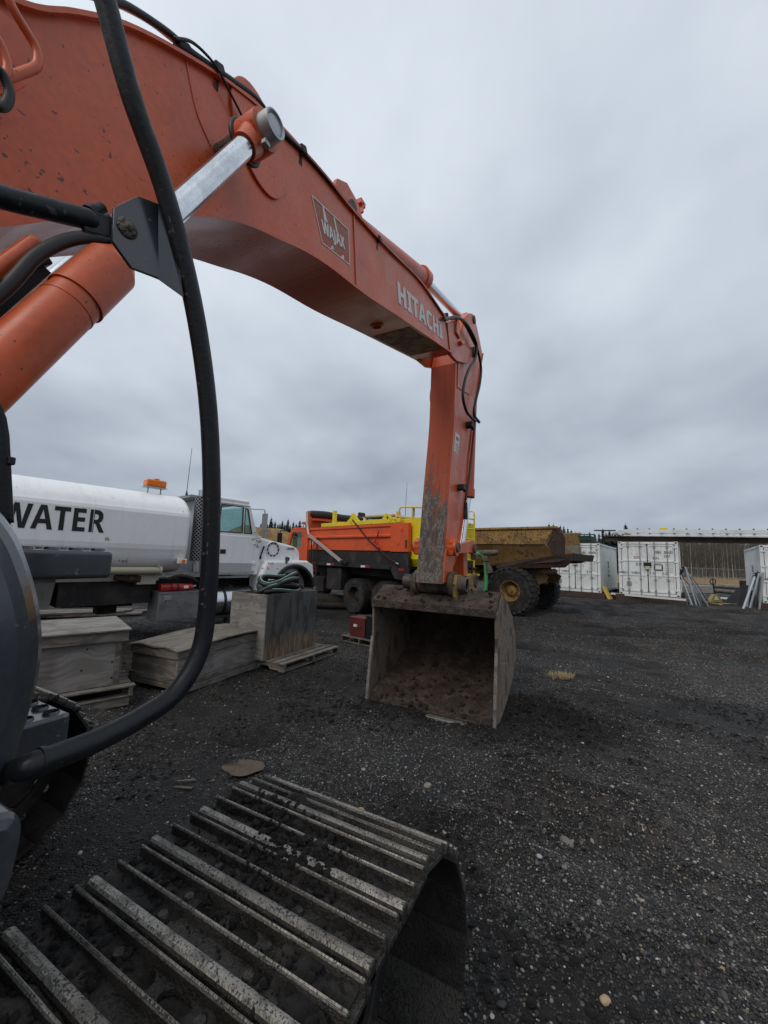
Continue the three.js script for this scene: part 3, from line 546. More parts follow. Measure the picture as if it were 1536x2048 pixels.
    part('pin_end', cyl(V(q1[0], q1[1], z), V(q1[0], q1[1], z + s * 0.08), 0.06, 0.06, 20), M.steel, lk); part('pin_end', cyl(V(q2[0], q2[1], z), V(q2[0], q2[1], z + s * 0.06), 0.065, 0.065, 20), M.steel, lk);
  }
  const lb = E(934, 1178, -1.5);
  part('bucket_link', [ext([[q2[0] - 0.12, q2[1] + 0.02], [q2[0] + 0.1, q2[1]], [lb[0] + 0.06, lb[1] + 0.3], [lb[0] + 0.1, lb[1]], [lb[0] - 0.1, lb[1] - 0.05], [lb[0] - 0.14, lb[1] + 0.25]], -0.13, 0.13, 0.01)], M.orange, ex);
  part('grab_light', [rbox(0.1, 0.08, 0.08, 0.01, q2[0] + 0.02, q2[1] - 0.12, 0.25)], M.steel, ex);
}
// bucket
{
  const hw = 0.76;
  const prof = smoothLine([[4.4, 1.15], [4.69, 1.32], [4.98, 1.24], [5.33, 1.04], [5.56, 0.76], [5.6, 0.52], [5.4, 0.3], [5.0, 0.14], [4.6, 0.03], [4.36, -0.02]], 5);
  const tl = [[4.4, 1.15], [4.69, 1.34], [4.95, 1.27], [5.34, 1.05], [5.6, 0.76], [5.64, 0.5], [5.42, 0.27], [5.0, 0.1], [4.58, 0.0], [4.33, -0.03], [4.36, 0.3], [4.42, 0.75]];
  // shell with lumps of caked soil
  const b = part('bucket', strip(prof, -hw + 0.02, hw - 0.02, -0.03), M.mud, ex, { label: 'mud-caked wide smooth-edged bucket resting on the ground' });
  for (const s of [1, -1]) { const sp = part('side_plate', ext(tl, s > 0 ? hw - 0.02 : -hw - 0.01, s > 0 ? hw + 0.01 : -hw + 0.02, 0.004), M.dryMud, b); }
  const edgeM = std({ map: T.bare, roughness: 0.5, metalness: 0.4 });
  for (const s of [1, -1]) part('side_cutter', strip([[4.42, 0.75], [4.36, 0.3], [4.33, -0.03]], s * hw - 0.02, s * hw + 0.013, -0.009), edgeM, b);
  part('lip', [b2(4.29, 4.5, -0.03, 0.0, -hw - 0.01, hw + 0.01, 0.008)], edgeM, b);
  part('top_beam', [ext([[4.36, 1.12], [4.42, 1.12], [4.72, 1.29], [4.66, 1.37], [4.36, 1.2]], -hw, hw, 0.01)], M.mud, b);
  part('side_wear_plate', ext([[4.46, 0.05], [4.75, 0.1], [5.25, 0.32], [5.3, 0.45], [4.9, 0.55], [4.5, 0.62]], hw + 0.004, hw + 0.02, 0.004), M.dryMud, b);
  // rumpled soil inside and on the top beam
  const soil = (x0, x1, z0, z1, fn, nx, nz, amp, s) => { const g = new THREE.PlaneGeometry(1, 1, nx, nz), p = g.attributes.position; for (let i = 0; i < p.count; i++) { const a = p.getX(i) + 0.5, c = p.getY(i) + 0.5, x = mix(x0, x1, a), z = mix(z0, z1, c), e = smooth(0, 0.08, a) * smooth(1, 0.92, a) * smooth(0, 0.05, c) * smooth(1, 0.95, c); const q = fn(x, z); p.setXYZ(i, q[0], q[1] + e * amp * (fbm3(x * 9, z * 9, s, 811, 5) - 0.25), z); } g.computeVertexNormals(); return g; };
  const floorY = x => { for (let i = prof.length - 1; i > 0; i--) { const a = prof[i], c = prof[i - 1]; if (x >= a[0] && x <= c[0] && a[1] < 0.6) return mix(a[1], c[1], (x - a[0]) / (c[0] - a[0])); } return 0.5; };
  const sg = new THREE.PlaneGeometry(1, 1, 90, 90); { const p = sg.attributes.position, np = prof.length - 1; for (let i = 0; i < p.count; i++) { const t = p.getX(i) + 0.5, c = p.getY(i) + 0.5, f = np - t * np * 0.72, k = Math.min(np - 1, Math.floor(f)), r = f - k, a = prof[k], q = prof[k + 1], x = mix(a[0], q[0], r), y = mix(a[1], q[1], r), dx = q[0] - a[0], dy = q[1] - a[1], L = Math.hypot(dx, dy), z = mix(-hw + 0.025, hw - 0.025, c), wall = 0.06 * Math.exp(-((Math.min(c, 1 - c) * 12) ** 2)); const d = -0.035 + 0.1 * fbm3(x * 5, y * 5, z * 5, 813, 5) * smooth(1, 0.35, t) * smooth(0, 0.05, t) + wall + 0.05 * smooth(0.75, 0.2, t) * smooth(0, 0.04, t); p.setXYZ(i, x + dy / L * d, y - dx / L * d, z); } sg.computeVertexNormals(); }
  const sm = M.mud.clone(); sm.side = THREE.DoubleSide;
  part('caked_soil', sg, sm, b, { raw: false, kind: 'stuff' });
  const sg2 = soil(4.38, 4.7, -hw, hw, (x) => [x, mix(1.2, 1.375, (x - 4.38) / 0.32)], 16, 90, 0.035, 4.5);
  part('caked_soil', sg2, sm, b, { kind: 'stuff' });
  const cl = stone(21, 2, 0.9), K = [];
  for (let i = 0; i < 170; i++) { const x = 4.4 + 0.9 * Math.pow(rnd(), 1.4), z = RR(-hw + 0.08, hw - 0.08), s = 0.008 + 0.03 * Math.pow(rnd(), 3); K.push({ p: V(x, floorY(x) + 0.05 + 0.04 * rnd(), z), s: [s, s * RR(0.6, 1), s * RR(0.8, 1.3)], e: [RR(0, 6), RR(0, 6), RR(0, 6)] }); }
  for (let i = 0; i < 45; i++) { const x = RR(4.38, 4.68), s = 0.008 + 0.025 * Math.pow(rnd(), 2); K.push({ p: V(x, mix(1.2, 1.375, (x - 4.38) / 0.32) + 0.015, RR(-hw + 0.03, hw - 0.03)), s: [s, s * RR(0.5, 0.9), s * RR(0.8, 1.4)], e: [RR(0, 6), RR(0, 6), RR(0, 6)] }); }
  scatter('soil_lumps', cl, M.mud, K, null, null, b);
  // ears, boss tube and bucket pins
  const bp = [4.56, 1.44];
  for (const s of [1, -1]) { part('hanger_ear', ext([[4.5, 1.2], [4.46, 1.45], [4.52, 1.55], [4.64, 1.55], [4.95, 1.5], [5.35, 1.55], [5.45, 1.46], [5.35, 1.0], [4.9, 1.2]], s * 0.27 - 0.025, s * 0.27 + 0.025, 0.006), s > 0 ? M.ochre : M.mud, b); }
  part('pivot_boss', [cyl(V(...bp, -0.19), V(...bp, 0.19), 0.12, 0.12, 30), cyl(V(...bp, -0.245), V(...bp, -0.2), 0.15, 0.15, 30), cyl(V(...bp, 0.2), V(...bp, 0.245), 0.15, 0.15, 30)], M.steel, b);
  part('pivot_pin', [new THREE.CylinderGeometry(0.085, 0.085, 0.1, 26, 1, true).rotateX(Math.PI / 2).translate(bp[0], bp[1], 0.34), new THREE.TorusGeometry(0.075, 0.014, 8, 26).translate(bp[0], bp[1], 0.385), cyl(V(...bp, 0.3), V(...bp, 0.33), 0.07, 0.07)], M.steel, b); part('pivot_pin', cyl(V(...bp, -0.4), V(...bp, -0.28), 0.09, 0.09), M.steel, b);
  part('link_pin', [new THREE.TorusGeometry(0.07, 0.022, 8, 26).translate(5.33, 1.46, 0.3), cyl(V(5.33, 1.46, -0.34), V(5.33, 1.46, 0.3), 0.055)], M.steel, b);
}
// tracks: every shoe is its own mesh
{
  const SWD = 0.72, PIT = 0.158, cy = 0.44, R = 0.44, xf = 1.05, straight = 3.555;
  const shoeGeo = (seed) => {
    const hole = (x, z) => { const o = []; for (let i = 0; i < 10; i++) { const a = i / 10 * 6.283; o.push([x + 0.024 * Math.cos(a), z + 0.042 * Math.sin(a)]); } return o; };
    const pl = ext([[-0.076, -SWD / 2], [0.076, -SWD / 2], [0.076, SWD / 2], [-0.076, SWD / 2]], -0.012, 0, 0, [hole(0.028, -0.05), hole(0.028, 0.06)]).rotateX(-Math.PI / 2).scale(1, 1, -1);
    const idx = pl.index; // mirrored: flip faces
    const pp = pl.attributes.position, nn = pl.attributes.normal; for (let i = 0; i < pp.count; i += 3) for (const at of [pp, nn]) for (let k = 0; k < 3; k++) { const t = at.array[(i + 1) * 3 + k]; at.array[(i + 1) * 3 + k] = at.array[(i + 2) * 3 + k]; at.array[(i + 2) * 3 + k] = t; }
    const g1 = ext([[-0.078, -0.01], [-0.05, -0.01], [-0.052, 0.012], [-0.058, 0.022], [-0.066, 0.026], [-0.076, 0.024], [-0.083, 0.014], [-0.084, -0.004]], -SWD / 2, SWD / 2, 0.003);
    const thin = (x) => ext([[x - 0.006, -0.01], [x + 0.0065, -0.01], [x + 0.0038, 0.024], [x + 0.0005, 0.028], [x - 0.0032, 0.0265]], -SWD / 2, SWD / 2, 0.002);
    const bolts = []; for (const [x, z] of [[-0.032, -0.13], [-0.032, 0.14], [0.028, -0.12], [0.028, 0.13]]) bolts.push(cyl(V(x, -0.002, z), V(x, 0.011, z), 0.014, 0.011, 8));
    return [pl, [g1, thin(-0.005), thin(0.056)], bolts];
  };
  const sh = shoeGeo(1), gAll = merged([sh[0], ...sh[1], ...sh[2]].map(g => g.clone()));
  // bare worn tops of the bars: the same shapes, slightly proud
  const shoeMats = [0, 1, 2, 3].map(i => { const m = std({ map: paint([0x413e3b, 0x393633, 0x45423e, 0x3d3a37][i], 0.31, { seed: 300 + i * 7, dust: 0.95, streak: 0.05, dirt: [0x201d1a, 0x25211e, 0x1e1b19, 0x282420][i], chip: 0x1c1917, chipAt: 0.64, px: 96, chipK: 0.8 }), roughness: 0.66, metalness: 0.3, bumpMap: B.cast, bumpScale: 0.004 }); return m; });
  const capMat = [0, 1].map(i => std({ map: paint([0x9a968e, 0x88847d][i], 0.26, { seed: 340 + i * 5, dust: 0.8, streak: 0.05, dirt: 0x5e5b55, chip: 0x262321, chipAt: 0.67, px: 80, chipK: 0.8 }), roughness: 0.5, metalness: 0.45, bumpMap: B.cast, bumpScale: 0.003 }));
  const capGeo = merged([ext([[-0.08, 0.02], [-0.075, 0.0255], [-0.066, 0.0275], [-0.057, 0.0235], [-0.054, 0.019]], -SWD / 2 + 0.004, SWD / 2 - 0.004), ...[-0.005, 0.056].map(x => ext([[x - 0.0036, 0.0258], [x + 0.0005, 0.0292], [x + 0.0042, 0.0252], [x + 0.0044, 0.022], [x - 0.004, 0.022]], -SWD / 2 + 0.004, SWD / 2 - 0.004))]);
  const heap = (x, z) => Math.min(1, [[0.9, -0.02, 0.15, 0.12], [1.1, -0.2, 0.12, 0.16], [0.98, 0.1, 0.07, 0.08]].reduce((s, [a, b, c, d]) => s + Math.exp(-(((x - a) / c) ** 2) - (((z - b) / d) ** 2)), 0));
  const per = 2 * straight + 2 * Math.PI * R, n = Math.round(per / PIT), step = per / n;
  const at = (s) => { // along the loop: top run goes backwards from the front
    s = ((s % per) + per) % per;
    if (s < straight) return [xf - s, cy + R, Math.PI, 0]; s -= straight;
    if (s < Math.PI * R) { const a = Math.PI / 2 + s / R; return [xf - straight + R * Math.cos(a), cy + R * Math.sin(a), a + Math.PI / 2]; } s -= Math.PI * R;
    if (s < straight) return [xf - straight + s, cy - R, 0]; s -= straight;
    const a = -Math.PI / 2 + s / R; return [xf + R * Math.cos(a), cy + R * Math.sin(a), a + Math.PI / 2];
  };
  for (const [W, lab] of [[-0.76, 'muddy near track with triple-bar shoes'], [-3.15, 'far track on the other side of the boom']]) {
    const z = W - EXW, tr = new THREE.Group(); tr.name = 'track'; tr.userData.label = lab; tr.position.z = z; ex.add(tr);
    for (let i = 0; i < n; i++) {
      const [x, y, ta] = at(i * step + 0.03), m = new THREE.Mesh(gAll, shoeMats[(i * 7 + (i >> 2)) % 4]); m.name = 'track_shoe'; m.castShadow = m.receiveShadow = true;
      m.position.set(x, y, RR(-0.006, 0.006)); m.rotation.z = ta - Math.PI; m.rotation.z += RR(-0.02, 0.02);
      tr.add(m);
      const c = new THREE.Mesh(capGeo, capMat[i % 2]); c.name = 'worn_bar_top'; c.castShadow = c.receiveShadow = true; c.position.copy(m.position); c.rotation.copy(m.rotation); tr.add(c);
    }
    // chain, idler, sprocket, rollers and frame
    const ch = []; for (let i = 0; i < n; i++) { const [x, y, ta] = at(i * step + 0.03), nx = Math.sin(ta), ny = -Math.cos(ta); for (const s of [-1, 1]) ch.push(rbox(0.165, 0.07, 0.03, 0.01, x - nx * 0.055, y - ny * 0.055, s * 0.075, 0, 0, ta, 1)); }
    part('chain', ch, M.chassis, tr);
    part('idler', [cyl(V(xf, cy, -0.05), V(xf, cy, 0.05), R - 0.095, R - 0.095, 36), cyl(V(xf, cy, -0.1), V(xf, cy, 0.1), 0.16, 0.16, 24)], M.chassis, tr);
    part('sprocket', [cyl(V(xf - straight, cy, -0.05), V(xf - straight, cy, 0.05), R - 0.1, R - 0.1, 30), cyl(V(xf - straight, cy, -0.2), V(xf - straight, cy, 0.2), 0.24, 0.24, 24)], M.chassis, tr);
    part('track_frame', [b2(xf - straight + 0.4, xf - 0.1, 0.28, 0.62, -0.19, 0.19, 0.03), b2(xf - 0.45, xf + 0.05, 0.36, 0.52, -0.15, -0.11), b2(xf - 0.45, xf + 0.05, 0.36, 0.52, 0.11, 0.15)], M.chassis, tr);
    for (let k = 0; k < 6; k++) part('roller', cyl(V(xf - 0.55 - k * 0.5, 0.19, -0.13), V(xf - 0.55 - k * 0.5, 0.19, 0.13), 0.09, 0.09, 16), M.chassis, tr);
    // soil packed on the top run
    const cl = stone(31 + Math.round(z), 2, 0.9), K = [];
    for (let i = 0; i < (W > -1 ? 16000 : 800); i++) {
      const s = RR(-0.35, 1.6), zz = RR(-SWD / 2 + 0.02, SWD / 2 - 0.02); const [x, y, ta] = at(s), nx = Math.sin(ta), ny = -Math.cos(ta);
      const k = fbm3(x * 4 + 2, zz * 4, 3, 871, 3); const hp = heap(x, zz); if (rnd() > Math.max(0.6 * smooth(0.42, 0.62, k), hp)) continue;
      const q = 0.0025 + 0.008 * Math.pow(rnd(), 4); K.push({ p: V(x + nx * (RR(-0.004, 0.012) + 0.018 * hp), y + ny * (RR(-0.004, 0.012) + 0.018 * hp), zz), s: [q * RR(0.8, 1.6), q * RR(0.6, 1), q * RR(0.8, 1.6)], e: [RR(0, 6), RR(0, 6), RR(0, 6)] });
    }
    scatter('packed_soil', cl, M.dirt, K, null, null, tr);
    if (W > -1) { // mounds of soil lying between the bars
      const g = new THREE.PlaneGeometry(1.9, SWD - 0.02, 300, 130).rotateX(-Math.PI / 2), p = g.attributes.position;
      for (let i = 0; i < p.count; i++) {
        const s = p.getX(i) + 0.45, zz = p.getZ(i), [x, y, ta] = at(s - 0.25), nx = Math.sin(ta), ny = -Math.cos(ta);
        const k = fbm3(x * 4 + 2, zz * 4, 3, 871, 3), d = -0.019 + 0.02 * smooth(0.34, 0.5, k) + 0.009 * smooth(0.56, 0.68, k) + 0.036 * heap(x, zz) * (0.4 + 1.2 * fbm3(x * 16, zz * 16, 7, 879, 3)) + 0.026 * (fbm3(x * 30, zz * 30, 4, 877, 5) - 0.5);
        p.setXYZ(i, x + nx * d, y + ny * d, zz);
      }
      g.computeVertexNormals(); const dm = M.dirt.clone(); dm.side = THREE.DoubleSide; part('soil_layer', g, dm, tr, { kind: 'stuff' });
    }
  }
  part('car_body', [b2(-1.75, 0.1, 0.45, 0.8, -1.35, 0.72, 0.04), cyl(V(-0.75, 0.8, -0.315), V(-0.75, 1.08, -0.315), 0.6, 0.6, 40)], M.chassis, ex);
}
// upper structure, handrail and steps on the right front corner
{
  const zr = W => W - EXW, RW = -0.8;
  const railPx = [[185, -80], [210, 0], [262, 190], [330, 385], [383, 590], [413, 780], [423, 950], [421, 1100], [412, 1240], [402, 1295], [380, 1345], [345, 1392], [290, 1430], [200, 1478], [120, 1510], [62, 1532]];
  const rp = railPx.map(p => E3(...p, RW)); rp.push(E3(40, 1540, RW - 0.04), E3(20, 1548, RW - 0.1)); rp.unshift(V(rp[0].x - 0.12, rp[0].y + 0.35, rp[0].z), V(rp[0].x - 0.04, rp[0].y + 0.15, rp[0].z)); rp.unshift(V(rp[0].x - 0.35, rp[0].y + 0.1, rp[0].z));
  const rail = part('handrail', tube(rp, 0.0205, 160, 20), M.railBlack, ex, { label: 'black tubular handrail curving down past the boom' });
  const jr = E3(86, 1522, RW), jr2 = E3(76, 1525, RW); part('weld_collar', cyl(jr2, jr, 0.0225, 0.0225, 20), M.railBlack, rail);
  const PW = -0.83, plate = [[226, 416], [273, 393], [324, 412], [330, 470], [322, 560], [305, 553], [262, 537], [223, 483]].map(p => E(...p, PW));
  part('gusset_plate', ext(plate, zr(PW) - 0.004, zr(PW) + 0.004, 0.001), M.darkgrey, rail);
  const fl = [[[318, 412], PW], [[345, 420], RW], [[368, 596], RW], [[318, 560], PW]].map(([p, w]) => E3(...p, w)); // folded flange that meets the tube
  { const g = new THREE.BufferGeometry(), n = V(-0.004, 0, 0.004), q = fl.map(v => v.clone()), q2 = fl.map(v => v.clone().add(n)), P = []; const tri = (a, b, c) => P.push(...a.toArray(), ...b.toArray(), ...c.toArray()); tri(q[0], q[1], q[2]); tri(q[0], q[2], q[3]); tri(q2[0], q2[2], q2[1]); tri(q2[0], q2[3], q2[2]); for (let i = 0; i < 4; i++) { const j = (i + 1) % 4; tri(q[i], q2[j], q[j]); tri(q[i], q2[i], q2[j]); } g.setAttribute('position', new THREE.BufferAttribute(new Float32Array(P), 3)); g.computeVertexNormals(); part('gusset_flange', g, M.darkgrey, rail); }
  const bo = E(252, 458, PW); part('bolt', new THREE.LatheGeometry([[0.0001, 0.014], [0.006, 0.014], [0.007, 0.009], [0.013, 0.008], [0.0195, 0.004], [0.0205, 0]].map(p => new THREE.Vector2(...p)), 24).rotateX(Math.PI / 2).translate(bo[0], bo[1], zr(PW) + 0.004), M.steel, rail);
  const am = [[-160, 345], [0, 393], [120, 424], [175, 438]].map(p => E3(...p, PW - 0.012));
  const a1 = E(165, 434, PW), a2 = E(235, 455, PW), da = [a2[0] - a1[0], a2[1] - a1[1]], dl = Math.hypot(...da), nx = -da[1] / dl, ny = da[0] / dl;
  part('rail_arm', [...tube(am, 0.0185, 30, 16), ext([[a1[0] + nx * 0.021, a1[1] + ny * 0.021], [a2[0] + nx * 0.02, a2[1] + ny * 0.02], [a2[0] - nx * 0.02, a2[1] - ny * 0.02], [a1[0] - nx * 0.021, a1[1] - ny * 0.021]], zr(PW) - 0.016, zr(PW) - 0.005, 0.002)], M.railBlack, rail);
  part('bolt_head', [cyl(V(...E(205, 412, PW), zr(PW) - 0.03), V(...E(222, 404, PW), zr(PW) - 0.03), 0.011, 0.011, 6), cyl(V(...E(196, 416, PW), zr(PW) - 0.03), V(...E(206, 411, PW), zr(PW) - 0.03), 0.015, 0.015, 12)], M.railBlack, rail);
  // rounded storage cover below the rail
  const cov = smoothLine([[0.3, 1.28], [0.352, 1.3], [0.37, 1.38], [0.382, 1.46], [0.384, 1.53], [0.374, 1.6], [0.35, 1.68], [0.315, 1.755], [0.26, 1.815], [0.1, 1.9], [-0.3, 1.95]], 4);
  part('storage_cover', ext([...cov, [-1.7, 1.95], [-1.7, 1.28]], zr(-1.5), zr(-0.83), 0.11, [], 8, 7), M.darkgrey, ex);
  const skp = smoothLine([[0.3, 1.1], [0.355, 1.14], [0.368, 1.2], [0.368, 1.25], [0.35, 1.275], [0.3, 1.28]], 3);
  part('cover_skirt', ext([...skp, [-1.7, 1.28], [-1.7, 1.1]], zr(-1.45), zr(-0.855), 0.02), M.darkgrey, ex);
  part('corner_post', ext([[-60, 770], [4, 800], [18, 835], [24, 870], [33, 1045], [-60, 1060]].map(p => E(...p, -1.02)), zr(-1.06), zr(-1.02), 0.01), M.railBlack, ex);
  part('post_latch', [rbox(0.012, 0.016, 0.012, 0.003, ...E(22, 922, -1.02), zr(-1.02))], M.black, ex);
  // steps with serrated tread
  for (const [x0, x1, y0, y1, z0, z1] of [[0.30, 0.655, 1.635, 1.712, -1.4, -1.22], [0.30, 0.605, 1.195, 1.28, -1.42, -1.24]]) {
    const s = part('step', [rbox(x1 - x0, y1 - y0, z1 - z0, 0.012, (x0 + x1) / 2, (y0 + y1) / 2, zr((z0 + z1) / 2))], M.darkgrey, ex);
    for (let a = x0 + 0.05; a < x1 - 0.01; a += 0.055) for (let b = z0 + 0.03; b < z1; b += 0.06) part('tread_cleat', new THREE.CylinderGeometry(0.017, 0.02, 0.008, 10, 1, true).translate(a, y1 + 0.003, zr(b)), M.darkgrey, s);
  }
  // deck, engine house, counterweight and cab behind the eye
  part('deck', b2(-2.9, 0.32, 1.0, 1.12, -1.5, 0.74, 0.02), M.darkgrey, ex);
  part('engine_house', rbox(1.5, 0.9, 1.9, 0.06, -2.45, 1.58, -0.5), M.orange, ex);
  part('counterweight', rbox(0.5, 1.0, 2.4, 0.12, -3.35, 1.5, -0.4), M.orange, ex);
  const cab = part('cab', [rbox(1.5, 0.6, 0.95, 0.06, -0.75, 1.42, -1.02), rbox(1.5, 0.12, 0.95, 0.05, -0.75, 2.82, -1.02), ...[[-1.47, -1.46], [-0.03, -1.46], [-1.47, -0.58], [-0.03, -0.58]].map(([x, z]) => b2(x - 0.035, x + 0.035, 1.7, 2.78, z - 0.035, z + 0.035))], M.orange, ex);
  part('window', [b2(-1.43, -0.07, 1.72, 2.76, -1.47, -1.464), b2(-1.43, -0.07, 1.72, 2.76, -0.576, -0.57), b2(-0.022, -0.016, 1.72, 2.76, -1.42, -0.62)], M.glass, cab);
}
// ---------- wheels ----------
function wheel(parent, x, y, z, R, wd, side, o = {}) { // axle along z; side = +1/-1: where the outer face looks
  const g = new THREE.Group(); g.name = 'wheel'; g.position.set(x, y, z); g.rotation.y = side > 0 ? 0 : Math.PI; parent.add(g);
  const h = wd / 2, ri = R * (o.rim ?? 0.55);
  const pr = [[ri, -h * 0.8], [R * 0.72, -h * 0.98], [R * 0.9, -h * 0.95], [R * 0.965, -h * 0.84], [R * 0.985, -h * 0.5], [R * 0.985, h * 0.5], [R * 0.965, h * 0.84], [R * 0.9, h * 0.95], [R * 0.72, h * 0.98], [R * 0.66, h * 0.93], [ri + 0.01, h * 0.86], [ri, h * 0.8]].map(p => new THREE.Vector2(...p));
  const ty = [new THREE.LatheGeometry(pr, 44).rotateX(Math.PI / 2)];
  const nl = o.lugs ?? 40, lh = o.lug ?? 0.012;
  for (let i = 0; i < nl; i++) {
    const a = i / nl * 2 * Math.PI;
    for (const s of [-1, 1]) { const aa = a + (s > 0 ? 0 : Math.PI / nl), b = rbox(R * 2 * Math.PI / nl * 0.62, lh * 2.4, h * 0.86, 0.006, 0, 0, 0, 0, s * 0.18, 0, 1); b.translate(0, R - lh * 0.9, s * h * 0.45); b.rotateZ(aa); ty.push(b);
      const c = rbox(R * 2 * Math.PI / nl * 0.55, R * 0.1, lh * 2, 0.005, 0, R * 0.915, s * h * 0.92, s * 0.5, 0, 0, 1); c.rotateZ(aa); ty.push(c); }
  }
  part('tyre', ty, M.rubber, g);
  const dish = o.dish ?? -0.06;
  part('rim', [new THREE.LatheGeometry([[ri * 1.02, -h * 0.7], [ri * 1.0, h * 0.78], [ri * 1.04, h * 0.86], [ri * 0.97, h * 0.86], [ri * 0.93, h * 0.7], [ri * 0.86, h * 0.4 + dish], [ri * 0.62, h * 0.36 + dish], [ri * 0.5, h * 0.4 + dish], [ri * 0.46, h * 0.62 + dish], [ri * 0.3, h * 0.66 + dish], [0.001, h * 0.66 + dish]].map(p => new THREE.Vector2(...p)), 36).rotateX(Math.PI / 2), ...Array.from({ length: o.nuts ?? 10 }, (_, i) => { const a = i / (o.nuts ?? 10) * 6.283; return cyl(V(Math.cos(a) * ri * 0.56, Math.sin(a) * ri * 0.56, h * 0.36 + dish), V(Math.cos(a) * ri * 0.56, Math.sin(a) * ri * 0.56, h * 0.36 + dish + 0.03), ri * 0.045, ri * 0.045, 6); })], o.rimMat ?? M.chassis, g);
  return g;
}
// ---------- water truck ----------
{
  const fr = frame(40), U0 = 3, W0 = -9.24, x = u => u - U0;
  const t = thing('water_truck', 'white tanker truck with black lettering on its long rounded water tank', 'truck', fr.u.clone().multiplyScalar(U0).addScaledVector(fr.w, W0), turn(fr.u.x, fr.u.z));
  // tank: rounded section with a flat flank
  const half = smoothLine([[0, 2.9], [0.5, 2.875], [0.85, 2.78], [1.08, 2.62], [1.185, 2.46]], 4).concat([[1.2, 2.4], [1.2, 1.82]], smoothLine([[1.19, 1.74], [1.11, 1.52], [0.92, 1.35], [0.55, 1.27], [0, 1.25]], 4));
  const sec = [...half, ...half.slice(1, -1).map(p => [-p[0], p[1]]).reverse()];
  const tank = part('tank', ext(sec, -3.1, 3.53, 0.07).rotateY(Math.PI / 2).translate(-U0, 0, 0), M.white, t);
  part('lettering', textGeo('WATER', 1.33, 0.385, 0.004, font, 0.006).translate(x(0.74), 1.985, 1.2), M.letterBlack, tank, { label: 'large black block lettering on the tank side' });
  part('weld_seam', [...half.map((p, i) => i ? bar(V(x(1.9), half[i - 1][1], half[i - 1][0] + 0.001), V(x(1.9), p[1], p[0] + 0.001), 0.008, 0.006) : null).filter(Boolean)], M.white, tank);
  // rivets and stains along the seam
  part('sill_pipe', [cyl(V(x(-1), 1.33, 1.15), V(x(3.05), 1.33, 1.15), 0.07, 0.07, 20), cyl(V(x(3.03), 1.33, 1.15), V(x(3.07), 1.33, 1.15), 0.09, 0.09, 20)], std({ color: 0x9a9480, roughness: 0.5 }), t);
  part('clamp', [box(0.05, 0.2, 0.04, x(3.03), 1.36, 1.18, 0, 0, 0.3), box(0.12, 0.02, 0.02, x(3.12), 1.24, 1.22, 0, 0, -0.5)], M.zinc, t);
  part('subframe', [b2(x(-3), x(3.1), 1.14, 1.26, 0.62, 1.0), b2(x(2.7), x(3.02), 1.08, 1.26, 1.0, 1.1)], std({ map: T.white, color: 0xb9b4a6, roughness: 0.6 }), t);
  part('valve', [cyl(V(x(2.35), 1.22, 1.06), V(x(2.55), 1.18, 1.06), 0.06), cyl(V(x(2.55), 1.18, 1.06), V(x(2.75), 1.18, 1.06), 0.075)], M.rust, t);
  part('frame_rail', [b2(x(-3.2), x(7), 0.86, 1.1, 0.36, 0.46), b2(x(-3.2), x(7), 0.86, 1.1, -0.46, -0.36), b2(x(-3), x(3.8), 0.72, 1.12, -0.3, 0.3)], M.chassis, t);
  part('underbody', [b2(x(1.6), x(3.0), 0.72, 1.13, 0.46, 0.95), cyl(V(x(1.8), 0.75, 0.3), V(x(2.9), 0.72, 0.3), 0.12), b2(x(2.3), x(2.6), 0.5, 0.8, 0.2, 0.5)], M.chassis, t);
  // rear axles and fender plate
  for (const s of [1, -1]) for (const u of [-0.9, 0.55]) { wheel(t, x(u), 0.52, s * 1.0, 0.52, 0.27, s); wheel(t, x(u), 0.52, s * 0.68, 0.52, 0.27, s); }
  part('splash_plate', ext([[x(1.1), 1.22], [x(1.55), 1.22], [x(1.5), 0.72], [x(1.25), 0.78], [x(1.1), 1.0]], 0.98, 1.0), std({ map: T.alu, color: 0xb0aea6, roughness: 0.6 }), t);
  // amber beacon on the tank
  const be = part('beacon', [rbox(0.38, 0.15, 0.22, 0.035, x(3.02), 3.07, 0.55, 0, 0, 0, 3), rbox(0.1, 0.1, 0.2, 0.02, x(3.02), 3.12, 0.55)], M.amber, t, { label: 'amber beacon on the tank roof' });
  part('beacon_base', [rbox(0.4, 0.02, 0.24, 0.008, x(3.02), 2.985, 0.55), ...[-0.12, 0.12].map(k => cyl(V(x(3.02) + k, 2.84, 0.55), V(x(3.02) + k, 2.98, 0.55), 0.012))], M.zinc, be);
  part('marker_lamp', [rbox(0.16, 0.1, 0.1, 0.012, x(3.42), 1.52, 1.2), ], M.reflWhite, t); part('marker_lens', cyl(V(x(3.43), 1.52, 1.25), V(x(3.43), 1.52, 1.262), 0.035), M.amber, t);
  // toolbox of tread plate with raised diamonds
  const tb = part('toolbox', [rbox(0.92, 0.52, 0.5, 0.012, x(3.52), 0.645, 0.95), b2(x(3.05), x(3.99), 0.9, 0.925, 0.68, 1.215)], M.alu, t, { label: 'tread plate aluminium toolbox under the tank' });
  const dm = []; for (let i = 0; i < 22; i++) for (let j = 0; j < 12; j++) dm.push(box(0.022, 0.006, 0.004, x(3.09) + i * 0.041, 0.42 + j * 0.04, 1.201, 0, 0, (i + j) % 2 ? 0.8 : -0.8));
  part('tread_pattern', dm, M.alu, tb, { kind: 'stuff' });
  part('latch', [rbox(0.13, 0.09, 0.02, 0.006, x(3.22), 0.81, 1.208), box(0.08, 0.02, 0.03, x(3.22), 0.79, 1.22), box(0.02, 0.07, 0.02, x(3.22), 0.75, 1.212)], M.zinc, tb);
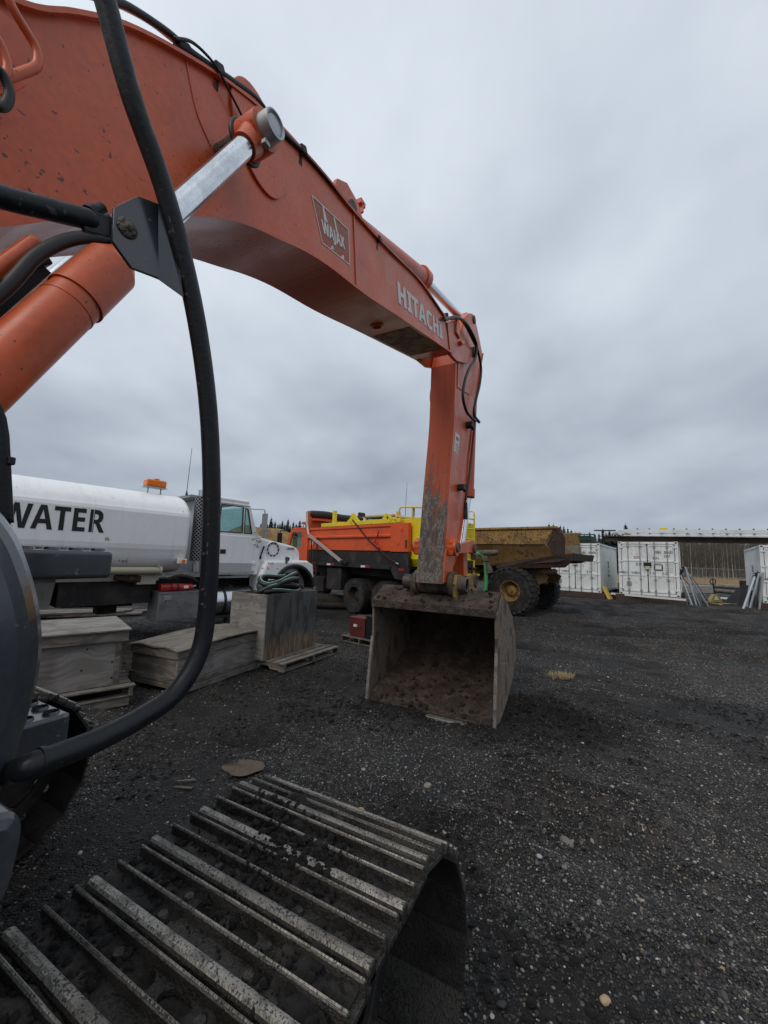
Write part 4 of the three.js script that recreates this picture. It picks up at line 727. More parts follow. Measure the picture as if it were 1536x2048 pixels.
  const fe = part('fire_extinguisher', [cyl(V(x(3.12), 1.0, 1.05), V(x(3.42), 1.0, 1.05), 0.075, 0.075, 20), cyl(V(x(3.44), 1.0, 1.06), V(x(3.72), 1.0, 1.06), 0.075, 0.06, 20)], M.red, t); part('strap', [cyl(V(x(3.42), 1.0, 1.06), V(x(3.45), 1.0, 1.06), 0.079), cyl(V(x(3.3), 1.0, 1.06), V(x(3.32), 1.0, 1.06), 0.079)], M.hose, fe); part('label_patch', box(0.09, 0.05, 0.01, x(3.58), 1.01, 1.13), M.letterWhite, fe); part('nozzle', cyl(V(x(3.72), 1.0, 1.06), V(x(3.8), 1.02, 1.06), 0.02), M.zinc, fe);
  part('air_hose', tube([V(x(3.3), 1.15, 0.9), V(x(3.5), 1.22, 0.95), V(x(3.75), 1.18, 0.95), V(x(3.9), 1.1, 0.9)], 0.03, 24, 8), M.rust, t);
  // fuel tank
  const ft = part('fuel_tank', [new THREE.LatheGeometry([[0.001, 0], [0.24, 0.005], [0.29, 0.03], [0.3, 0.06], [0.3, 1.2], [0.28, 1.25], [0.001, 1.26]].map(p => new THREE.Vector2(...p)), 40).rotateZ(-Math.PI / 2).translate(x(4.1), 0.66, 0.88)], M.polished, t);
  for (const k of [4.42, 5.1]) part('strap', new THREE.CylinderGeometry(0.306, 0.306, 0.06, 36, 1, true).rotateZ(Math.PI / 2).translate(x(k), 0.66, 0.88), M.hose, ft); part('filler_cap', [cyl(V(x(4.65), 0.95, 0.88), V(x(4.65), 1.0, 0.88), 0.07)], M.chassis, ft); part('bracket', [b2(x(4.2), x(5.3), 0.33, 0.37, 0.6, 1.15), b2(x(4.5), x(4.55), 0.2, 0.36, 1.0, 1.1)], M.chassis, ft);
  // exhaust stack with perforated guard
  const gm = std({ map: rep(tex(256, 256, (u, v) => { const a = Math.abs(Math.sin((u + v) * Math.PI * 8)), b = Math.abs(Math.sin((u - v) * Math.PI * 8)); return a < 0.34 || b < 0.34 ? [0.62, 0.63, 0.64] : [0.05, 0.05, 0.055]; }), 0.28), roughness: 0.35, metalness: 0.5 });
  gm.map.repeat.set(1.6, 1.6);
  const xs = part('exhaust_stack', [cyl(V(x(3.8), 1.3, 0.98), V(x(3.8), 3.02, 0.98), 0.07, 0.07, 24)], M.polished, t);
  { const g = new THREE.CylinderGeometry(0.13, 0.13, 1.35, 28, 1, true), uv = g.attributes.uv; for (let i = 0; i < uv.count; i++) uv.setXY(i, uv.getX(i) * 0.84, uv.getY(i) * 1.4); g.translate(x(3.8), 2.2, 0.98); part('perforated_guard', g, gm, xs, { raw: true }); }
  part('cab_rack', [b2(x(3.66), x(4.1), 2.87, 2.93, -0.9, 0.75)], M.zinc, t);
  part('antenna', [cyl(V(x(3.6), 2.9, 0.7), V(x(3.6), 3.0, 0.7), 0.03, 0.012, 8), cyl(V(x(3.6), 3.0, 0.7), V(x(3.62), 3.95, 0.7), 0.007, 0.004, 6)], M.hose, t);
  // cab
  const cz = 1.12, side = [[x(4.0), 1.25], [x(5.08), 1.25], [x(5.2), 1.5], [x(5.2), 2.12], [x(5.1), 2.16], [x(4.88), 2.78], [x(4.8), 2.86], [x(4.0), 2.86]];
  const win = [[x(4.16), 2.17], [x(4.72), 2.17], [x(4.7), 2.76], [x(4.18), 2.76]], vent = [[x(4.76), 2.17], [x(4.96), 2.17], [x(4.82), 2.72], [x(4.755), 2.74]];
  const cab = part('cab', [ext(side, cz - 0.05, cz, 0.008, [win, vent]), ext(side, -cz, -cz + 0.05, 0.008, [win, vent]), rbox(0.86, 0.1, 2.26, 0.045, x(4.42), 2.88, 0), b2(x(3.98), x(4.04), 1.25, 2.86, -cz, cz), b2(x(4.0), x(5.15), 1.25, 1.32, -cz, cz), rbox(0.16, 0.9, 2.2, 0.03, x(5.12), 1.68, 0)], M.white, t);
  part('windshield', X(box(0.008, 0.7, 2.0), x(5.0), 2.46, 0, 0, 0, 0.33), M.glass, cab);
  for (const s of [1, -1]) { part('door_window', ext(win, s * (cz - 0.03) - 0.003, s * (cz - 0.03) + 0.003), M.glass, cab); part('vent_window', ext(vent, s * (cz - 0.03) - 0.003, s * (cz - 0.03) + 0.003), M.glass, cab); }
  const fra = (pts, r) => { const o = []; for (let i = 0; i < pts.length; i++) { const a = pts[i], b = pts[(i + 1) % pts.length]; o.push(bar(V(a[0], a[1], cz - 0.005), V(b[0], b[1], cz - 0.005), r, 0.02)); } return o; };
  part('window_seal', [...fra(win, 0.02), ...fra(vent, 0.02)], M.hose, cab);
  const door = part('door', ext([[x(4.1), 1.3], [x(5.0), 1.3], [x(5.03), 2.1], [x(4.1), 2.1]], cz - 0.004, cz + 0.012, 0.006), M.white, cab);
  part('door_handle', [rbox(0.13, 0.1, 0.012, 0.02, x(4.29), 1.74, cz + 0.012)], M.hose, door);
  part('lower_trim', ext([[x(4.1), 1.28], [x(4.98), 1.28], [x(5.02), 1.5], [x(4.1), 1.5]], cz + 0.008, cz + 0.016, 0.003), std({ color: 0xa9abad, roughness: 0.5 }), door);
  part('hinge', [rbox(0.1, 0.07, 0.03, 0.008, x(5.05), 1.96, cz + 0.01)], M.white, door); part('hinge', [rbox(0.1, 0.07, 0.03, 0.008, x(5.05), 1.5, cz + 0.01)], M.white, door);
  part('drip_rail', [b2(x(4.02), x(4.86), 2.795, 2.81, cz - 0.01, cz + 0.02)], M.white, cab);
  part('fleet_number', textGeo('37-07', 0.15, 0.05, 0.003).translate(x(5.07), 1.98, cz + 0.01), M.letterGrey, cab);
  part('cab_step', [b2(x(4.1), x(4.95), 1.17, 1.21, 0.9, cz)], M.alu, cab);
  part('clearance_lamp', rbox(0.1, 0.05, 0.09, 0.015, x(4.7), 2.94, 0.7), M.amber, cab);
  part('seat', [rbox(0.5, 0.15, 0.5, 0.05, x(4.45), 1.75, 0.5), rbox(0.14, 0.7, 0.5, 0.05, x(4.2), 2.1, 0.5), rbox(0.5, 0.15, 0.5, 0.05, x(4.45), 1.75, -0.5), rbox(0.14, 0.7, 0.5, 0.05, x(4.2), 2.1, -0.5)], M.seat, cab);
  part('steering_wheel', [new THREE.TorusGeometry(0.22, 0.017, 8, 28).rotateY(Math.PI / 2).rotateZ(-0.6).translate(x(4.82), 2.12, -0.5)], M.hose, cab);
  // west-coast mirror frames
  for (const s of [1, -1]) part('mirror', [...pipe([V(x(4.9), 2.74, s * cz), V(x(5.12), 2.74, s * 1.34), V(x(5.12), 2.1, s * 1.34), V(x(4.95), 2.05, s * cz)], 0.012, 0.03, 6), ...pipe([V(x(5.0), 2.2, s * cz), V(x(5.14), 2.3, s * 1.3), V(x(5.14), 2.72, s * 1.3)], 0.01, 0.03, 6), rbox(0.05, 0.42, 0.17, 0.012, x(5.13), 2.44, s * 1.34), rbox(0.05, 0.12, 0.13, 0.012, x(5.15), 2.16, s * 1.36)], M.zinc, cab);
  // hood, fenders
  const hp = smoothLine([[x(5.15), 2.13], [x(5.5), 2.06], [x(6.0), 1.98], [x(6.34), 1.9], [x(6.44), 1.78], [x(6.46), 1.5], [x(6.46), 1.25]], 4);
  const hood = part('hood', ext([...hp, [x(5.15), 1.25]], -1.02, 1.02, 0.05), M.white, t);
  const ring = []; for (let i = 0; i < 10; i++) { const a = i / 10 * 6.283; ring.push(X(rbox(0.068, 0.03, 0.012, 0.004), x(5.62) + Math.cos(a) * 0.155, 1.83 + Math.sin(a) * 0.155, 1.035, 0, 0, a + Math.PI / 2)); }
  for (const s of [1]) { const v = part('air_vent', [new THREE.TorusGeometry(0.19, 0.016, 8, 36).translate(x(5.62), 1.83, 1.025), cyl(V(x(5.62), 1.83, 1.0), V(x(5.62), 1.83, 1.03), 0.12, 0.12, 30)], M.white, hood); part('vent_slot', ring, M.hose, v); }
  part('badge', [textGeo('L8000', 0.24, 0.07, 0.006).translate(x(6.02), 1.84, 1.02)], M.letterGrey, hood);
  part('hood_latch', [cyl(V(x(5.36), 1.9, 1.04), V(x(5.28), 1.66, 1.04), 0.018, 0.014, 8), rbox(0.06, 0.08, 0.04, 0.01, x(5.27), 1.63, 1.04)], M.hose, hood);
  const ac = [x(6.15), 0.86], fen = [[x(5.35), 1.56], [x(6.55), 1.58], [x(6.74), 1.48], [x(6.78), 1.2], [x(6.76), 0.9], ...arc(ac[0], ac[1], 0.6, 0.05, Math.PI - 0.05, 20), [x(5.2), 0.8], [x(5.2), 1.2]];
  for (const s of [1, -1]) {
    const f = part('fender', ext(fen, s > 0 ? 0.72 : -1.24, s > 0 ? 1.24 : -0.72, 0.05), M.white, t);
    part('arch_flare', ext([...arc(ac[0], ac[1], 0.625, 0.05, Math.PI - 0.05, 20), ...arc(ac[0], ac[1], 0.55, Math.PI - 0.05, 0.05, 20)], s > 0 ? 0.95 : -1.3, s > 0 ? 1.3 : -0.95, 0.012), M.hose, f);
    wheel(t, x(6.15), 0.52, s * 1.05, 0.52, 0.3, s);
  }
  part('tow_figure', [rbox(0.12, 0.09, 0.05, 0.02, x(5.93), 1.62, 1.2, 0, 0, -0.3), rbox(0.05, 0.1, 0.04, 0.01, x(5.88), 1.55, 1.24)], M.steel, t);
  part('bumper', rbox(0.12, 0.3, 2.3, 0.03, x(6.9), 0.75, 0), M.polished, t);
}
// ---------- orange dump truck with a slide-in water tank ----------
{
  const fr = frame(-42.6), U0 = 9, W0 = 8.91, x = u => u - U0;
  const pos = fr.u.clone().multiplyScalar(U0).addScaledVector(fr.w, W0), ry = turn(fr.u.x, fr.u.z);
  const t = thing('dump_truck', 'orange and black dump truck carrying a yellow tank in its box', 'truck', pos, ry);
  const L = -1.25;
  const body = part('dump_box', [b2(x(7.96), x(12.45), 1.93, 2.66, L, L + 0.06), b2(x(7.96), x(12.45), 1.93, 2.66, -L - 0.06, -L), rbox(4.5, 0.09, 0.12, 0.02, x(10.2), 2.66, L + 0.02), rbox(4.5, 0.09, 0.12, 0.02, x(10.2), 2.66, -L - 0.02), b2(x(12.38), x(12.45), 1.5, 3.18, L, -L), rbox(4.45, 0.1, 0.1, 0.035, x(10.2), 2.36, L - 0.015), rbox(4.45, 0.1, 0.1, 0.035, x(10.2), 2.36, -L + 0.015)], M.orangeDump, t);
  for (const s of [1, -1]) {
    part('corner_post', [rbox(0.7, 0.8, 0.12, 0.015, x(7.64), 2.3, s * (-L - 0.02))], M.orangeDump, body);
    for (const [a, b] of [[7.55, 2.52], [7.68, 2.15]]) part('eye_plate', [cyl(V(x(a), b, s * (-L + 0.035)), V(x(a), b, s * (-L + 0.055)), 0.06, 0.06, 14)], M.orangeDump, body);
    part('rear_lamp_slot', rbox(0.06, 0.22, 0.02, 0.008, x(7.36), 2.12, s * (-L + 0.042)), M.hose, body);
    part('rear_skirt', ext([[x(7.3), 1.9], [x(7.98), 1.9], [x(7.98), 1.4], [x(7.8), 1.16], [x(7.4), 1.14], [x(7.3), 1.25]], s > 0 ? -L - 0.08 : L + 0.0, s > 0 ? -L - 0.0 : L + 0.08, 0.006), M.chassis, body);
    part('tail_reflector', box(0.2, 0.07, 0.01, x(7.55), 1.42, s * (-L + 0.006)), M.red, body);
  }
  part('lower_panel', [b2(x(7.96), x(12.4), 1.5, 1.93, L + 0.03, L + 0.08), b2(x(7.96), x(12.4), 1.5, 1.93, -L - 0.08, -L - 0.03), b2(x(7.4), x(12.4), 1.44, 1.5, L + 0.05, -L - 0.05)], M.chassis, body);
  part('side_rail', [b2(x(7.98), x(12.3), 1.4, 1.5, L - 0.03, L + 0.06, 0.01), b2(x(7.98), x(12.3), 1.4, 1.5, -L - 0.06, -L + 0.03, 0.01)], M.chassis, t);
  for (const u of [8.95, 9.15, 10.75, 10.95, 11.95]) part('reflector', box(0.2, 0.06, 0.008, x(u), 1.45, L - 0.034), [8.95, 10.75, 11.95].includes(u) ? M.red : M.reflWhite, t);
  part('corner_upright', [b2(x(12.33), x(12.47), 1.5, 3.35, L - 0.05, L + 0.08, 0.01), b2(x(12.33), x(12.47), 1.5, 3.35, -L - 0.08, -L + 0.05, 0.01)], M.orangeDump, body);
  part('headboard_ledge', [b2(x(12.1), x(12.6), 3.0, 3.06, L + 0.08, -L - 0.08), b2(x(12.35), x(12.75), 2.86, 2.95, L - 0.08, L + 0.1)], M.orangeDump, body);
  part('tarp_roll', [...tube([V(x(12.4), 3.24, L + 0.1), V(x(12.38), 3.27, -0.5), V(x(12.42), 3.23, 0.3), V(x(12.4), 3.26, -L - 0.08)], 0.14, 30, 12)], M.tarp, t);
  part('tarp_arm', [...tube(bent([V(x(12.4), 3.3, L - 0.1), V(x(12.3), 2.75, L - 0.11), V(x(12.15), 2.46, L - 0.12)], 0.2), 0.045, 20, 8), bar(V(x(12.15), 2.46, L - 0.12), V(x(10.12), 1.56, L - 0.12), 0.05, 0.1)], std({ color: 0xb3a8a0, roughness: 0.5, metalness: 0.3 }), t, { label: 'bent pale tarp arm on the side' });
  part('arm_pivot', [cyl(V(x(10.1), 1.55, L - 0.17), V(x(10.1), 1.55, L), 0.06), rbox(0.22, 0.08, 0.12, 0.01, x(10.0), 1.53, L - 0.06)], M.chassis, t);
  const lad = part('ladder', [...[11.98, 11.62].map(u => bar(V(x(u), 2.36, L - 0.1), V(x(u - 0.04), 0.92, L - 0.1), 0.03, 0.04))], M.chassis, t); for (let k = 0; k < 5; k++) part('rung', bar(V(x(11.98), 1.05 + k * 0.3, L - 0.1), V(x(11.6), 1.05 + k * 0.3, L - 0.1), 0.025, 0.025), M.chassis, lad);
  part('side_decal', box(0.16, 0.18, 0.008, x(12.1), 2.2, L - 0.003), M.letterWhite, body);
  part('chassis', [b2(x(7.3), x(15.6), 0.85, 1.12, -0.42, -0.32), b2(x(7.3), x(15.6), 0.85, 1.12, 0.32, 0.42), b2(x(7.6), x(12.4), 1.15, 1.4, -0.8, 0.8), b2(x(7.4), x(7.6), 0.6, 1.1, -0.9, 0.9)], M.chassis, t);
  part('battery_box', rbox(0.8, 0.7, 0.4, 0.02, x(10.75), 0.98, L + 0.25), M.chassis, t); part('air_tank', rbox(0.7, 0.5, 0.35, 0.02, x(11.8), 0.75, L + 0.3), M.chassis, t);
  for (const s of [-1, 1]) { for (const u of [9.63, 8.28]) { wheel(t, x(u), 0.53, s * 1.1, 0.53, 0.27, s, { dish: -0.13, lugs: 46, lug: 0.008 }); wheel(t, x(u), 0.53, s * 0.76, 0.53, 0.27, s, { lugs: 46, lug: 0.008 }); } wheel(t, x(14.6), 0.53, s * 1.05, 0.53, 0.3, s); }
  for (const u of [9.63, 8.28]) part('axle', [cyl(V(x(u), 0.53, -1), V(x(u), 0.53, 1), 0.12), rbox(0.5, 0.45, 0.5, 0.1, x(u), 0.58, 0)], M.chassis, t);
  // cab
  const cs = [[x(12.75), 1.1], [x(14.3), 1.1], [x(14.35), 1.95], [x(13.95), 2.68], [x(13.8), 2.75], [x(12.75), 2.75]], cw = [[x(13.1), 2.0], [x(14.05), 2.0], [x(13.78), 2.6], [x(13.1), 2.6]];
  const cab = part('cab', [ext(cs, -1.1, -1.04, 0.008, [cw]), ext(cs, 1.04, 1.1, 0.008, [cw]), rbox(1.1, 0.08, 2.2, 0.03, x(13.28), 2.74, 0), b2(x(12.72), x(12.8), 1.1, 2.75, -1.09, 1.09), rbox(1.7, 0.85, 1.7, 0.1, x(15.0), 1.5, 0)], M.orangeDump, t);
  part('door_window', [ext(cw, -1.075, -1.065)], M.glass, cab); part('door_window', [ext(cw, 1.065, 1.075)], M.glass, cab);
  part('windshield', X(box(0.01, 0.85, 2.0), x(14.12), 2.32, 0, 0, 0, 0.48), M.glass, cab);
  part('seat', [rbox(0.14, 0.8, 1.6, 0.05, x(12.95), 2.0, 0)], M.seat, cab);
  part('mirror', [...pipe([V(x(14.1), 2.66, -1.1), V(x(14.2), 2.66, -1.42), V(x(14.2), 1.95, -1.42), V(x(14.1), 1.95, -1.1)], 0.02, 0.03, 6), rbox(0.06, 0.55, 0.2, 0.02, x(14.22), 2.3, -1.42)], M.hose, cab);
  part('rear_light_box', [rbox(0.06, 0.2, 0.3, 0.01, x(7.28), 1.25, 0.9)], M.red, t);

  // slide-in tank, loaded in the box and overhanging its tail
  const k = thing('slide_in_tank', 'yellow slide-in water tank with rear ladder, loaded in the orange dump box', 'water tank', pos, ry);
  const secT = [[-1.1, 1.72], [-0.95, 1.515], [0.95, 1.515], [1.1, 1.72], [1.1, 2.84], [-1.1, 2.84]];
  const tk = part('tank_shell', ext(secT, x(6.78), x(11.4), 0.01).rotateY(Math.PI / 2).scale(1, 1, -1).rotateY(0), M.yellow, k);
  { const p = tk.geometry.attributes.position, n = tk.geometry.attributes.normal; for (let i = 0; i < p.count; i += 3) for (const a of [p, n, tk.geometry.attributes.uv]) { const s = a.itemSize; for (let c = 0; c < s; c++) { const q = a.array[(i + 1) * s + c]; a.array[(i + 1) * s + c] = a.array[(i + 2) * s + c]; a.array[(i + 2) * s + c] = q; } } tk.geometry.computeVertexNormals(); }
  part('side_beam', rbox(3.9, 0.13, 0.1, 0.012, x(9.58), 2.78, -1.23), M.yellow, k); part('side_beam', rbox(3.9, 0.13, 0.1, 0.012, x(9.58), 2.78, 1.23), M.yellow, k);
  part('upright', b2(x(10.78), x(10.9), 2.7, 3.26, -1.26, -1.16), M.yellow, k);
  part('lug', ext([[x(9.45), 2.84], [x(9.6), 2.95], [x(9.72), 3.1], [x(9.88), 3.1], [x(9.94), 2.95], [x(10.1), 2.86]], -1.25, -1.2, 0.006), M.yellow, k); part('roller', cyl(V(x(9.66), 3.08, -1.1), V(x(9.66), 3.08, -0.9), 0.07), M.hose, k);
  part('lug', ext([[x(7.9), 2.84], [x(8.12), 2.7], [x(8.38), 2.84], [x(8.2), 3.02]], -1.29, -1.25, 0.006, [circle(x(8.15), 2.87, 0.05, 12)]), M.yellow, k);
  part('rail', pipe([V(x(8.0), 2.86, -1.2), V(x(7.8), 2.88, -1.2), V(x(7.72), 3.16, -1.2), V(x(6.85), 3.1, -1.1), V(x(6.85), 2.84, -1.1)], 0.022, 0.08, 8), M.yellow, k); part('rail_post', cyl(V(x(7.3), 2.84, -1.1), V(x(7.3), 3.12, -1.14), 0.02), M.yellow, k);
  // rear ladder with hoop rails
  const lx = x(6.66);
  const ld = part('ladder', [...[0.42, 0.86].map(z => pipe([V(x(6.9), 2.86, z), V(x(6.9), 3.2, z), V(lx, 3.2, z), V(lx, 0.75, z)], 0.024, 0.1, 8)).flat()], M.yellow, k); for (let i = 0; i < 8; i++) part('rung', cyl(V(lx, 0.85 + i * 0.3, 0.42), V(lx, 0.85 + i * 0.3, 0.86), 0.02, 0.02, 8), M.yellow, ld);
  part('step_bar', [b2(x(6.55), x(6.8), 1.3, 1.36, 0.1, 1.0)], M.yellow, k);
  part('suction_hose', tube([V(x(6.6), 1.95, 0.95), V(x(6.5), 1.9, 1.05), V(x(6.42), 1.6, 1.1), V(x(6.42), 1.2, 1.12), V(x(6.45), 0.8, 1.1), V(x(6.5), 0.55, 1.05)], 0.06, 40, 12), M.green, k, { label: 'green suction hose' });
  part('spray_nozzle', [cyl(V(x(6.75), 1.98, 0.95), V(x(6.2), 1.98, 1.15), 0.07, 0.09, 14), cyl(V(x(6.2), 1.98, 1.15), V(x(6.05), 2.02, 1.2), 0.1, 0.05, 14), rbox(0.16, 0.16, 0.16, 0.03, x(6.4), 1.8, 1.08), cyl(V(x(6.35), 1.7, 1.1), V(x(6.3), 1.4, 1.14), 0.07, 0.1, 14)], M.steel, k);
  part('pump_fittings', [rbox(0.25, 0.22, 0.5, 0.03, x(6.65), 1.62, 0.4), cyl(V(x(6.6), 1.5, 0.2), V(x(6.6), 1.5, 0.9), 0.04), cyl(V(x(6.55), 1.1, 0.6), V(x(6.55), 1.6, 0.6), 0.03)], M.hose, k);
  // chain binder
  const ch = []; const c0 = V(x(9.78), 2.9, -1.28), c1 = V(x(8.9), 2.25, -1.33), c2 = V(x(7.95), 1.7, -1.33), c3 = V(x(7.7), 1.6, -1.32);
  for (const [a, b, n] of [[c0, c1, 26], [c1, c2, 24], [c2, c3, 7]]) for (let i = 0; i < n; i++) { const p = a.clone().lerp(b, (i + 0.5) / n), d = b.clone().sub(a).normalize(), g = new THREE.TorusGeometry(0.022, 0.008, 5, 10).scale(1.4, 1, 1); if (i % 2) g.rotateX(Math.PI / 2); g.rotateZ(Math.atan2(d.y, d.x)); g.translate(p.x, p.y, p.z); ch.push(g); }
  const cb = part(numbered('tie_down_chain'), ch, M.rust, new THREE.Group(), { kind: undefined }); cb.position.copy(pos); cb.rotation.y = ry; cb.userData = { label: 'rusty tie-down chain with lever binder across the orange dump box', category: 'chain' }; scene.add(cb);
  part('binder_lever', [cyl(V(x(8.72), 2.2, -1.34), V(x(8.4), 2.0, -1.34), 0.035, 0.03, 10), cyl(V(x(8.62), 2.1, -1.34), V(x(8.42), 2.5, -1.34), 0.018, 0.014, 8)], M.red, cb);
  part('hook', [cyl(c3, V(x(7.6), 1.56, -1.31), 0.02, 0.03, 8)], M.zinc, cb);
}
// ---------- articulated haul truck ----------
{
  const fr = frame(-50), LW = 12.58, W0 = LW + 1.45, U0 = 5.09, x = u => u - U0;
  const h = (px, py) => { const p = onW(fr, px, py, LW); return [x(p[0]), p[1]]; };
  const t = thing('haul_truck', 'ochre and rust brown articulated haul truck with big lugged tyres and tipping body', 'truck', fr.u.clone().multiplyScalar(U0).addScaledVector(fr.w, W0), turn(fr.u.x, fr.u.z));
  const TL = h(955, 1058), TR = h(1108, 1057), NB = h(1090, 1089), CH = h(1126, 1113);
  const yT = 2.83, yM = 2.32, yB = 1.66, xr = TR[0], xn = NB[0], xf = 4.6;
  const side = 1.45, inn = 1.12;
  const plate = (pts, n, th) => { // solid plate from 3D polygon (fan) with thickness along n
    const q = pts.map(p => V(...p)), m = q.map(p => p.clone().addScaledVector(n, th)), P = [], tri = (a, b, c) => P.push(...a.toArray(), ...b.toArray(), ...c.toArray());
    for (let i = 1; i < q.length - 1; i++) { tri(q[0], q[i], q[i + 1]); tri(m[0], m[i + 1], m[i]); }
    for (let i = 0; i < q.length; i++) { const j = (i + 1) % q.length; tri(q[i], m[j], q[j]); tri(q[i], m[i], m[j]); }
    const g = new THREE.BufferGeometry(); g.setAttribute('position', new THREE.BufferAttribute(new Float32Array(P), 3)); g.computeVertexNormals(); return g;
  };
  const bodyGrp = part('tipping_body', [plate([[xf, yB, -inn], [0.9, yB, -inn], [0.9, yB, inn], [xf, yB, inn]], V(0, -1, 0), 0.06), plate([[xf, yB, -inn], [xf, yB, inn], [xf, yT + 0.25, side], [xf, yT + 0.25, -side]], V(1, 0, 0), 0.06), b2(0.9, xf, yB - 0.26, yB - 0.06, -0.6, -0.4), b2(0.9, xf, yB - 0.26, yB - 0.06, 0.4, 0.6)], M.brown, t, { label: 'tipping body with chipped ochre side strip' });
  for (const s of [-1, 1]) {
    const z = s * side, n = V(0, 0, -s);
    part('side_strip', plate([[xr, yT, z], [xn + 0.02, yM, z], [xf, yM, z], [xf, yT + 0.06, z]], n, 0.07), M.ochre, bodyGrp);
    part('lower_side', plate([[xn + 0.02, yM, s * (side - 0.03)], [xn - 0.28, 1.98, s * (side - 0.13)], [0.9, yB - 0.04, s * inn], [xf, yB - 0.04, s * inn], [xf, yM, s * (side - 0.03)]], n, 0.05), M.brown, bodyGrp);
    if (s < 0) part('rear_rib', plate([[xr - 0.02, yT + 0.01, s * (side + 0.02)], [xn - 0.05, yM - 0.02, s * (side + 0.02)], [xn - 0.3, 1.97, s * (side - 0.1)], [xn - 0.52, 1.97, s * (side - 0.1)], [xr - 0.3, yT - 0.3, s * (side + 0.02)], [xr - 0.16, yT + 0.01, s * (side + 0.02)]], n, 0.12), M.rust, bodyGrp);
    part('top_rail', [b2(xr - 0.1, xf, yT - 0.03, yT + 0.05, z - 0.06, z + 0.06, 0.02)], M.ochre, bodyGrp);
  }
  const lipX = xn - 0.75;
  part('tail_chute', [plate([[0.9, yB, -inn], [xn - 0.35, 1.86, -side + 0.1], [lipX, 2.02, -side + 0.1], [lipX, 2.02, side - 0.1], [xn - 0.35, 1.86, side - 0.1], [0.9, yB, inn]], V(0, -1, 0), 0.08), plate([[xn - 0.3, 2.0, -side + 0.05], [lipX - 0.05, 2.06, -side + 0.08], [lipX, 1.84, -side + 0.12], [xn - 0.5, 1.62, -side + 0.22], [0.6, 1.5, -side + 0.3], [0.6, 1.68, -inn]], V(0, 0, 1), 0.08), plate([[lipX - 0.05, 2.06, -side + 0.08], [lipX - 0.05, 2.06, side - 0.08], [lipX, 1.84, side - 0.12], [lipX, 1.84, -side + 0.12]], V(1, 0, 0), 0.08)], M.rust, bodyGrp);
  const hf = (px, py) => { const p = onW(fr, px, py, LW + 2 * side - 0.1); return [x(p[0]), p[1], side - 0.1]; };
  part('inner_wall', plate([hf(1090, 1066), hf(1155, 1068), hf(1160, 1091), hf(1095, 1091)], V(0, 0, 1), 0.04), M.brown, bodyGrp);
  part('polished_inner_wall', plate([hf(1098, 1091.3), hf(1160, 1091.3), hf(1164, 1112), hf(1106, 1113)], V(0, 0, 1), 0.04), std({ map: T.alu, color: 0xcfc9bf, roughness: 0.5, metalness: 0.35 }), bodyGrp, { label: 'inner wall scoured to bare pale steel' });
  // wheels, rear axle and bogie frame
  const hubM = M.ochre;
  for (const s of [-1, 1]) { wheel(t, 0.02, 0.79, s * 1.16, 0.79, 0.6, s, { rim: 0.42, rimMat: hubM, lugs: 26, lug: 0.035, nuts: 16, dish: -0.08 }); wheel(t, 6.3, 0.79, s * 1.16, 0.79, 0.6, s, { rim: 0.42, rimMat: hubM, lugs: 26, lug: 0.035, nuts: 16, dish: -0.08 }); }
  for (const a of [0.02, 6.3]) part('axle', [cyl(V(a, 0.79, -1), V(a, 0.79, 1), 0.2, 0.2, 20), rbox(0.6, 0.5, 0.6, 0.1, a, 0.8, 0)], M.brown, t);
  part('rear_frame', [b2(-0.6, 3.9, 1.0, 1.38, -0.5, -0.3), b2(-0.6, 3.9, 1.0, 1.38, 0.3, 0.5), ext([[-1.0, 1.3], [-0.5, 1.62], [0.2, 1.62], [0.1, 1.2], [-0.4, 1.0], [-0.9, 1.1]], -0.75, -0.65), ext([[-1.0, 1.3], [-0.5, 1.62], [0.2, 1.62], [0.1, 1.2], [-0.4, 1.0], [-0.9, 1.1]], 0.65, 0.75), cyl(V(-0.75, 1.45, -0.8), V(-0.75, 1.45, 0.8), 0.1)], M.brown, t);
  part('tip_cylinder', [cyl(V(2.6, 1.0, -0.72), V(0.9, 1.55, -0.72), 0.1)], M.brown, t);
  part('front_frame', [b2(3.7, 8.6, 0.9, 1.35, -0.5, 0.5, 0.04), rbox(2.2, 0.7, 1.5, 0.1, 7.9, 1.75, 0)], M.ochre, t);
  // cab
  const cp = onW(fr, 770, 1035, 13.6), cu = x(cp[0]), cy = cp[1];
  const cab = part('cab', [rbox(1.7, 1.3, 1.9, 0.1, cu, 1.95, 0), rbox(1.75, 0.14, 1.95, 0.06, cu, cy + 0.02, 0), ...[[-0.8, -0.88], [0.75, -0.88], [-0.8, 0.88], [0.75, 0.88], [0.0, -0.88]].map(([a, b]) => b2(cu + a - 0.05, cu + a + 0.05, 2.5, cy, b - 0.05, b + 0.05))], M.cream, t);
  part('window', [b2(cu - 0.75, cu + 0.7, 2.58, cy - 0.06, -0.9, -0.89)], M.glass, cab); part('window', [b2(cu - 0.85, cu - 0.84, 2.58, cy - 0.06, -0.84, 0.84)], M.glass, cab); part('window', [b2(cu + 0.8, cu + 0.81, 2.58, cy - 0.06, -0.84, 0.84)], M.glass, cab);
  part('window_seal', [b2(cu - 0.78, cu + 0.73, cy - 0.09, cy - 0.05, -0.92, -0.9), b2(cu - 0.78, cu - 0.72, 2.6, cy - 0.06, -0.92, -0.9), b2(cu - 0.05, cu + 0.05, 2.6, cy - 0.06, -0.94, -0.9)], M.hose, cab);
  part('roof_vane', [X(rbox(1.2, 0.12, 1.6, 0.05), cu - 1.35, cy - 0.08, 0, 0, 0, 0.13)], M.cream, cab);
  part('beacon', [cyl(V(cu - 0.75, cy + 0.08, -0.4), V(cu - 0.75, cy + 0.24, -0.4), 0.11, 0.09, 14)], M.amber, cab);
